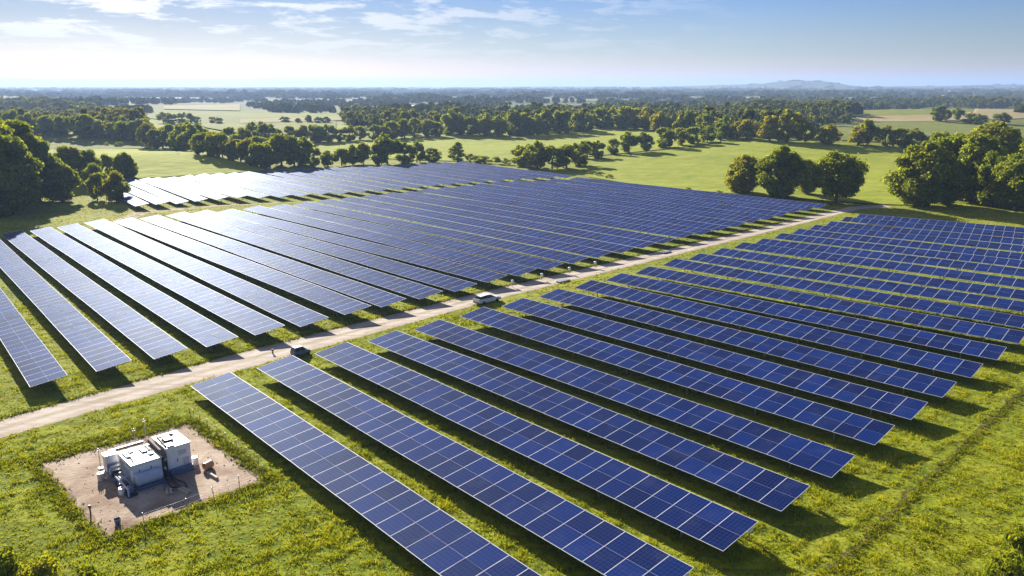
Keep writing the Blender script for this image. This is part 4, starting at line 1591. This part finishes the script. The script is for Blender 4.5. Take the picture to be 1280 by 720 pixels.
def estate_car(pos, rz):
    c_ = empty('car', pos, rz)
    tag(c_, 'long low silver car with a pale roof standing on the gravel road', 'car')
    b_ = MB()
    loft(b_, [ring(-2.45, 1.55, .42, .92, .95), ring(-2.38, 1.74, .30, 1.02, .95), ring(-1.2, 1.82, .26, .98, .97), ring(.8, 1.82, .26, .97, .97), ring(1.7, 1.78, .26, .90, .95), ring(2.3, 1.68, .30, .78, .95), ring(2.48, 1.4, .40, .66, .95)])
    b_.build('body', M['silver'], c_)
    b_ = MB()
    loft(b_, [ring(-2.30, 1.60, .96, 1.02, .98), ring(-1.75, 1.58, .96, 1.40, .82), ring(-.4, 1.60, .96, 1.46, .80), ring(.35, 1.58, .96, 1.38, .80), ring(1.25, 1.56, .93, .97, .98)])
    b_.build('cabin_glass', M['glass'], c_)
    b_ = MB()
    loft(b_, [ring(-1.85, 1.22, 1.33, 1.40, .9), ring(-.4, 1.26, 1.41, 1.495, .9), ring(.40, 1.20, 1.32, 1.395, .9)])
    b_.build('roof', M['white'], c_)
    for s_ in (-1, 1):
        b_ = MB(); b_.box((.75, s_ * .98, 1.0), (.14, .2, .14), bev=.02); b_.build('mirror', M['silver'], c_)
        b_ = MB(); b_.box((2.30, s_ * .62, .66), (.26, .3, .13), bev=.02); b_.build('headlight', M['light'], c_)
        b_ = MB(); b_.box((-2.40, s_ * .66, .84), (.1, .3, .14), bev=.02); b_.build('tail_light', M['redl'], c_)
        for x_ in (-.55, .45):
            b_ = MB(); b_.tube((x_, s_ * .80, .96), (x_ - .12, s_ * .66, 1.40), .035); b_.build('pillar', M['silver'], c_)
            b_ = MB(); b_.box((x_ - .30, s_ * .915, .80), (.2, .03, .04)); b_.build('door_handle', M['dark'], c_)
    b_ = MB(); b_.box((2.44, 0, .38), (.2, 1.5, .18), bev=.04); b_.build('bumper', M['dark'], c_)
    b_ = MB(); b_.box((-2.42, 0, .40), (.18, 1.6, .2), bev=.04); b_.build('bumper', M['dark'], c_)
    for x_ in (-1.45, 1.5):
        for y_ in (-.80, .80):
            wheel(c_, x_, y_, .33, .22)


va = math.atan2(VD[1], VD[0])
x, y, z = at(609, 378)
estate_car((x, y, .02), va - .02)
bpy.data.objects['car'].scale = (.9, .9, .9)


def small_car(pos, rz):
    c_ = empty('car', pos, rz)
    tag(c_, 'very small dark blue boxy car on the gravel road near the third right hand row', 'car')
    b_ = MB()
    loft(b_, [ring(-1.35, 1.3, .34, .86, .95), ring(-1.28, 1.46, .26, .92, .95), ring(0, 1.50, .24, .92, .97), ring(.75, 1.48, .24, .88, .95), ring(1.25, 1.40, .28, .72, .95), ring(1.36, 1.15, .36, .6, .95)])
    b_.build('body', M['blue'], c_)
    b_ = MB()
    loft(b_, [ring(-1.25, 1.30, .88, 1.00, .98), ring(-1.05, 1.28, .88, 1.42, .86), ring(.15, 1.28, .88, 1.43, .84), ring(.72, 1.28, .86, .92, .98)])
    b_.build('cabin_glass', M['glass'], c_)
    b_ = MB(); loft(b_, [ring(-1.12, 1.06, 1.38, 1.455, .9), ring(-.4, 1.10, 1.41, 1.485, .9), ring(.22, 1.04, 1.38, 1.45, .9)]); b_.build('roof', M['lav'], c_)
    for s_ in (-1, 1):
        b_ = MB(); b_.box((1.24, s_ * .48, .60), (.16, .24, .13), bev=.02); b_.build('headlight', M['light'], c_)
        b_ = MB(); b_.box((-1.33, s_ * .55, .72), (.08, .16, .2), bev=.02); b_.build('tail_light', M['redl'], c_)
        b_ = MB(); b_.box((.5, s_ * .80, .95), (.1, .14, .1), bev=.02); b_.build('mirror', M['dark'], c_)
        b_ = MB(); b_.tube((-.35, s_ * .66, .88), (-.38, s_ * .56, 1.40), .035); b_.build('pillar', M['blue'], c_)
    b_ = MB(); b_.box((1.32, 0, .34), (.14, 1.2, .14), bev=.03); b_.build('bumper', M['dark'], c_)
    for x_ in (-.85, .85):
        for y_ in (-.66, .66):
            wheel(c_, x_, y_, .27, .18)


x, y, z = at(376, 444)
small_car((x, y, .02), va)
bpy.data.objects['car.001'].scale = (.82, .82, .82)

# small things on the road verge
def slab(u, v, label, mat, n_=2):
    x_, y_, z_ = at(u, v)
    c_ = empty('concrete_slab', (x_, y_, .012), va)
    tag(c_, label, 'slab', 'slabs on the road verge')
    for k_ in range(n_):
        b_ = MB(); b_.box((k_ * .2, 0, .14 + k_ * .24), (2.6 - k_ * .5, 1.0, .22), bev=.03); b_.build('slab', mat, c_)


slab(704, 352, 'low grey concrete slab on the road edge just up the road from the silver car', M['steel'], 1)
slab(832, 316, 'low dark grey slab on the grass verge farther up the road', M['steel'], 1)
x, y, z = at(341, 442)
c = empty('marker_post', (x, y, 0), 0)
tag(c, 'dark marker post on the far edge of the gravel road', 'post')
b = MB(); b.tube((0, 0, 0), (0, 0, .4), .09); b.build('stake', M['dark'], c)
b = MB(); b.box((0, 0, .48), (.3, .2, .2), bev=.03); b.build('cap', M['brown'], c)


# ------------------------------------------------------------------ far farm buildings
def barn(u, v, w, d, h_, label, wallm='white', roofm='roof'):
    x_, y_, z_ = at(u, v)
    c_ = empty('farm_building', (x_, y_, z_), random.uniform(-.3, .3))
    tag(c_, label, 'farm building', 'far farm buildings')
    b_ = MB(); b_.box((0, 0, h_ / 2), (w, d, h_)); b_.build('wall', M[wallm], c_)
    b_ = MB()
    e = .5
    b_.add([(-w / 2 - e, -d / 2 - e, h_), (w / 2 + e, -d / 2 - e, h_), (w / 2 + e, 0, h_ + d * .3), (-w / 2 - e, 0, h_ + d * .3), (-w / 2 - e, d / 2 + e, h_), (w / 2 + e, d / 2 + e, h_)], [(0, 1, 2, 3), (3, 2, 5, 4), (0, 3, 4), (1, 5, 2), (0, 4, 5, 1)])
    b_.build('roof', M[roofm], c_)
    b_ = MB(); b_.box((0, -d / 2 - .03, h_ * .4), (w * .2, .06, h_ * .8)); b_.build('door', M['dark'], c_)


barn(16, 156, 16, 7, 3.2, 'long low white barn behind the trees on the left edge')
barn(124, 135, 9, 6, 3.5, 'small white farm building left of the far pale field')
barn(134, 135, 5, 5, 3.2, 'smaller white farm building right beside the far left one')
barn(153, 134, 8, 6, 3.5, 'white farm building third along the far left pale field')
barn(176, 135, 9, 6, 3.5, 'white farm building at the end of the far left pale field')
barn(62, 128, 14, 9, 5, 'pale farm building among far trees at the left')
barn(418, 120.5, 28, 16, 8, 'white roofed building in the hazy plain left of centre')
barn(445, 133.5, 10, 7, 4, 'pale farm building in the trees of the middle plain')
barn(1193, 117.5, 40, 24, 9, 'pale building in the woods near the right horizon')

# ------------------------------------------------------------------ haze
b = MB()
b.box((0, 0, 64.0), (40600, 40600, 172.0))
hz = b.build('haze', [])
hz.data.materials.clear()
hm = bpy.data.materials.new('haze')
hm.use_nodes = True
ht = hm.node_tree
ht.nodes.clear()
pv = ht.nodes.new('ShaderNodeVolumePrincipled')
pv.inputs['Color'].default_value = (.32, .45, .73, 1)
pv.inputs['Density'].default_value = 0.00014
pv.inputs['Anisotropy'].default_value = 0.25
oo = ht.nodes.new('ShaderNodeOutputMaterial')
ht.links.new(pv.outputs[0], oo.inputs['Volume'])
hz.data.materials.append(hm)
tag(hz, kind='stuff')
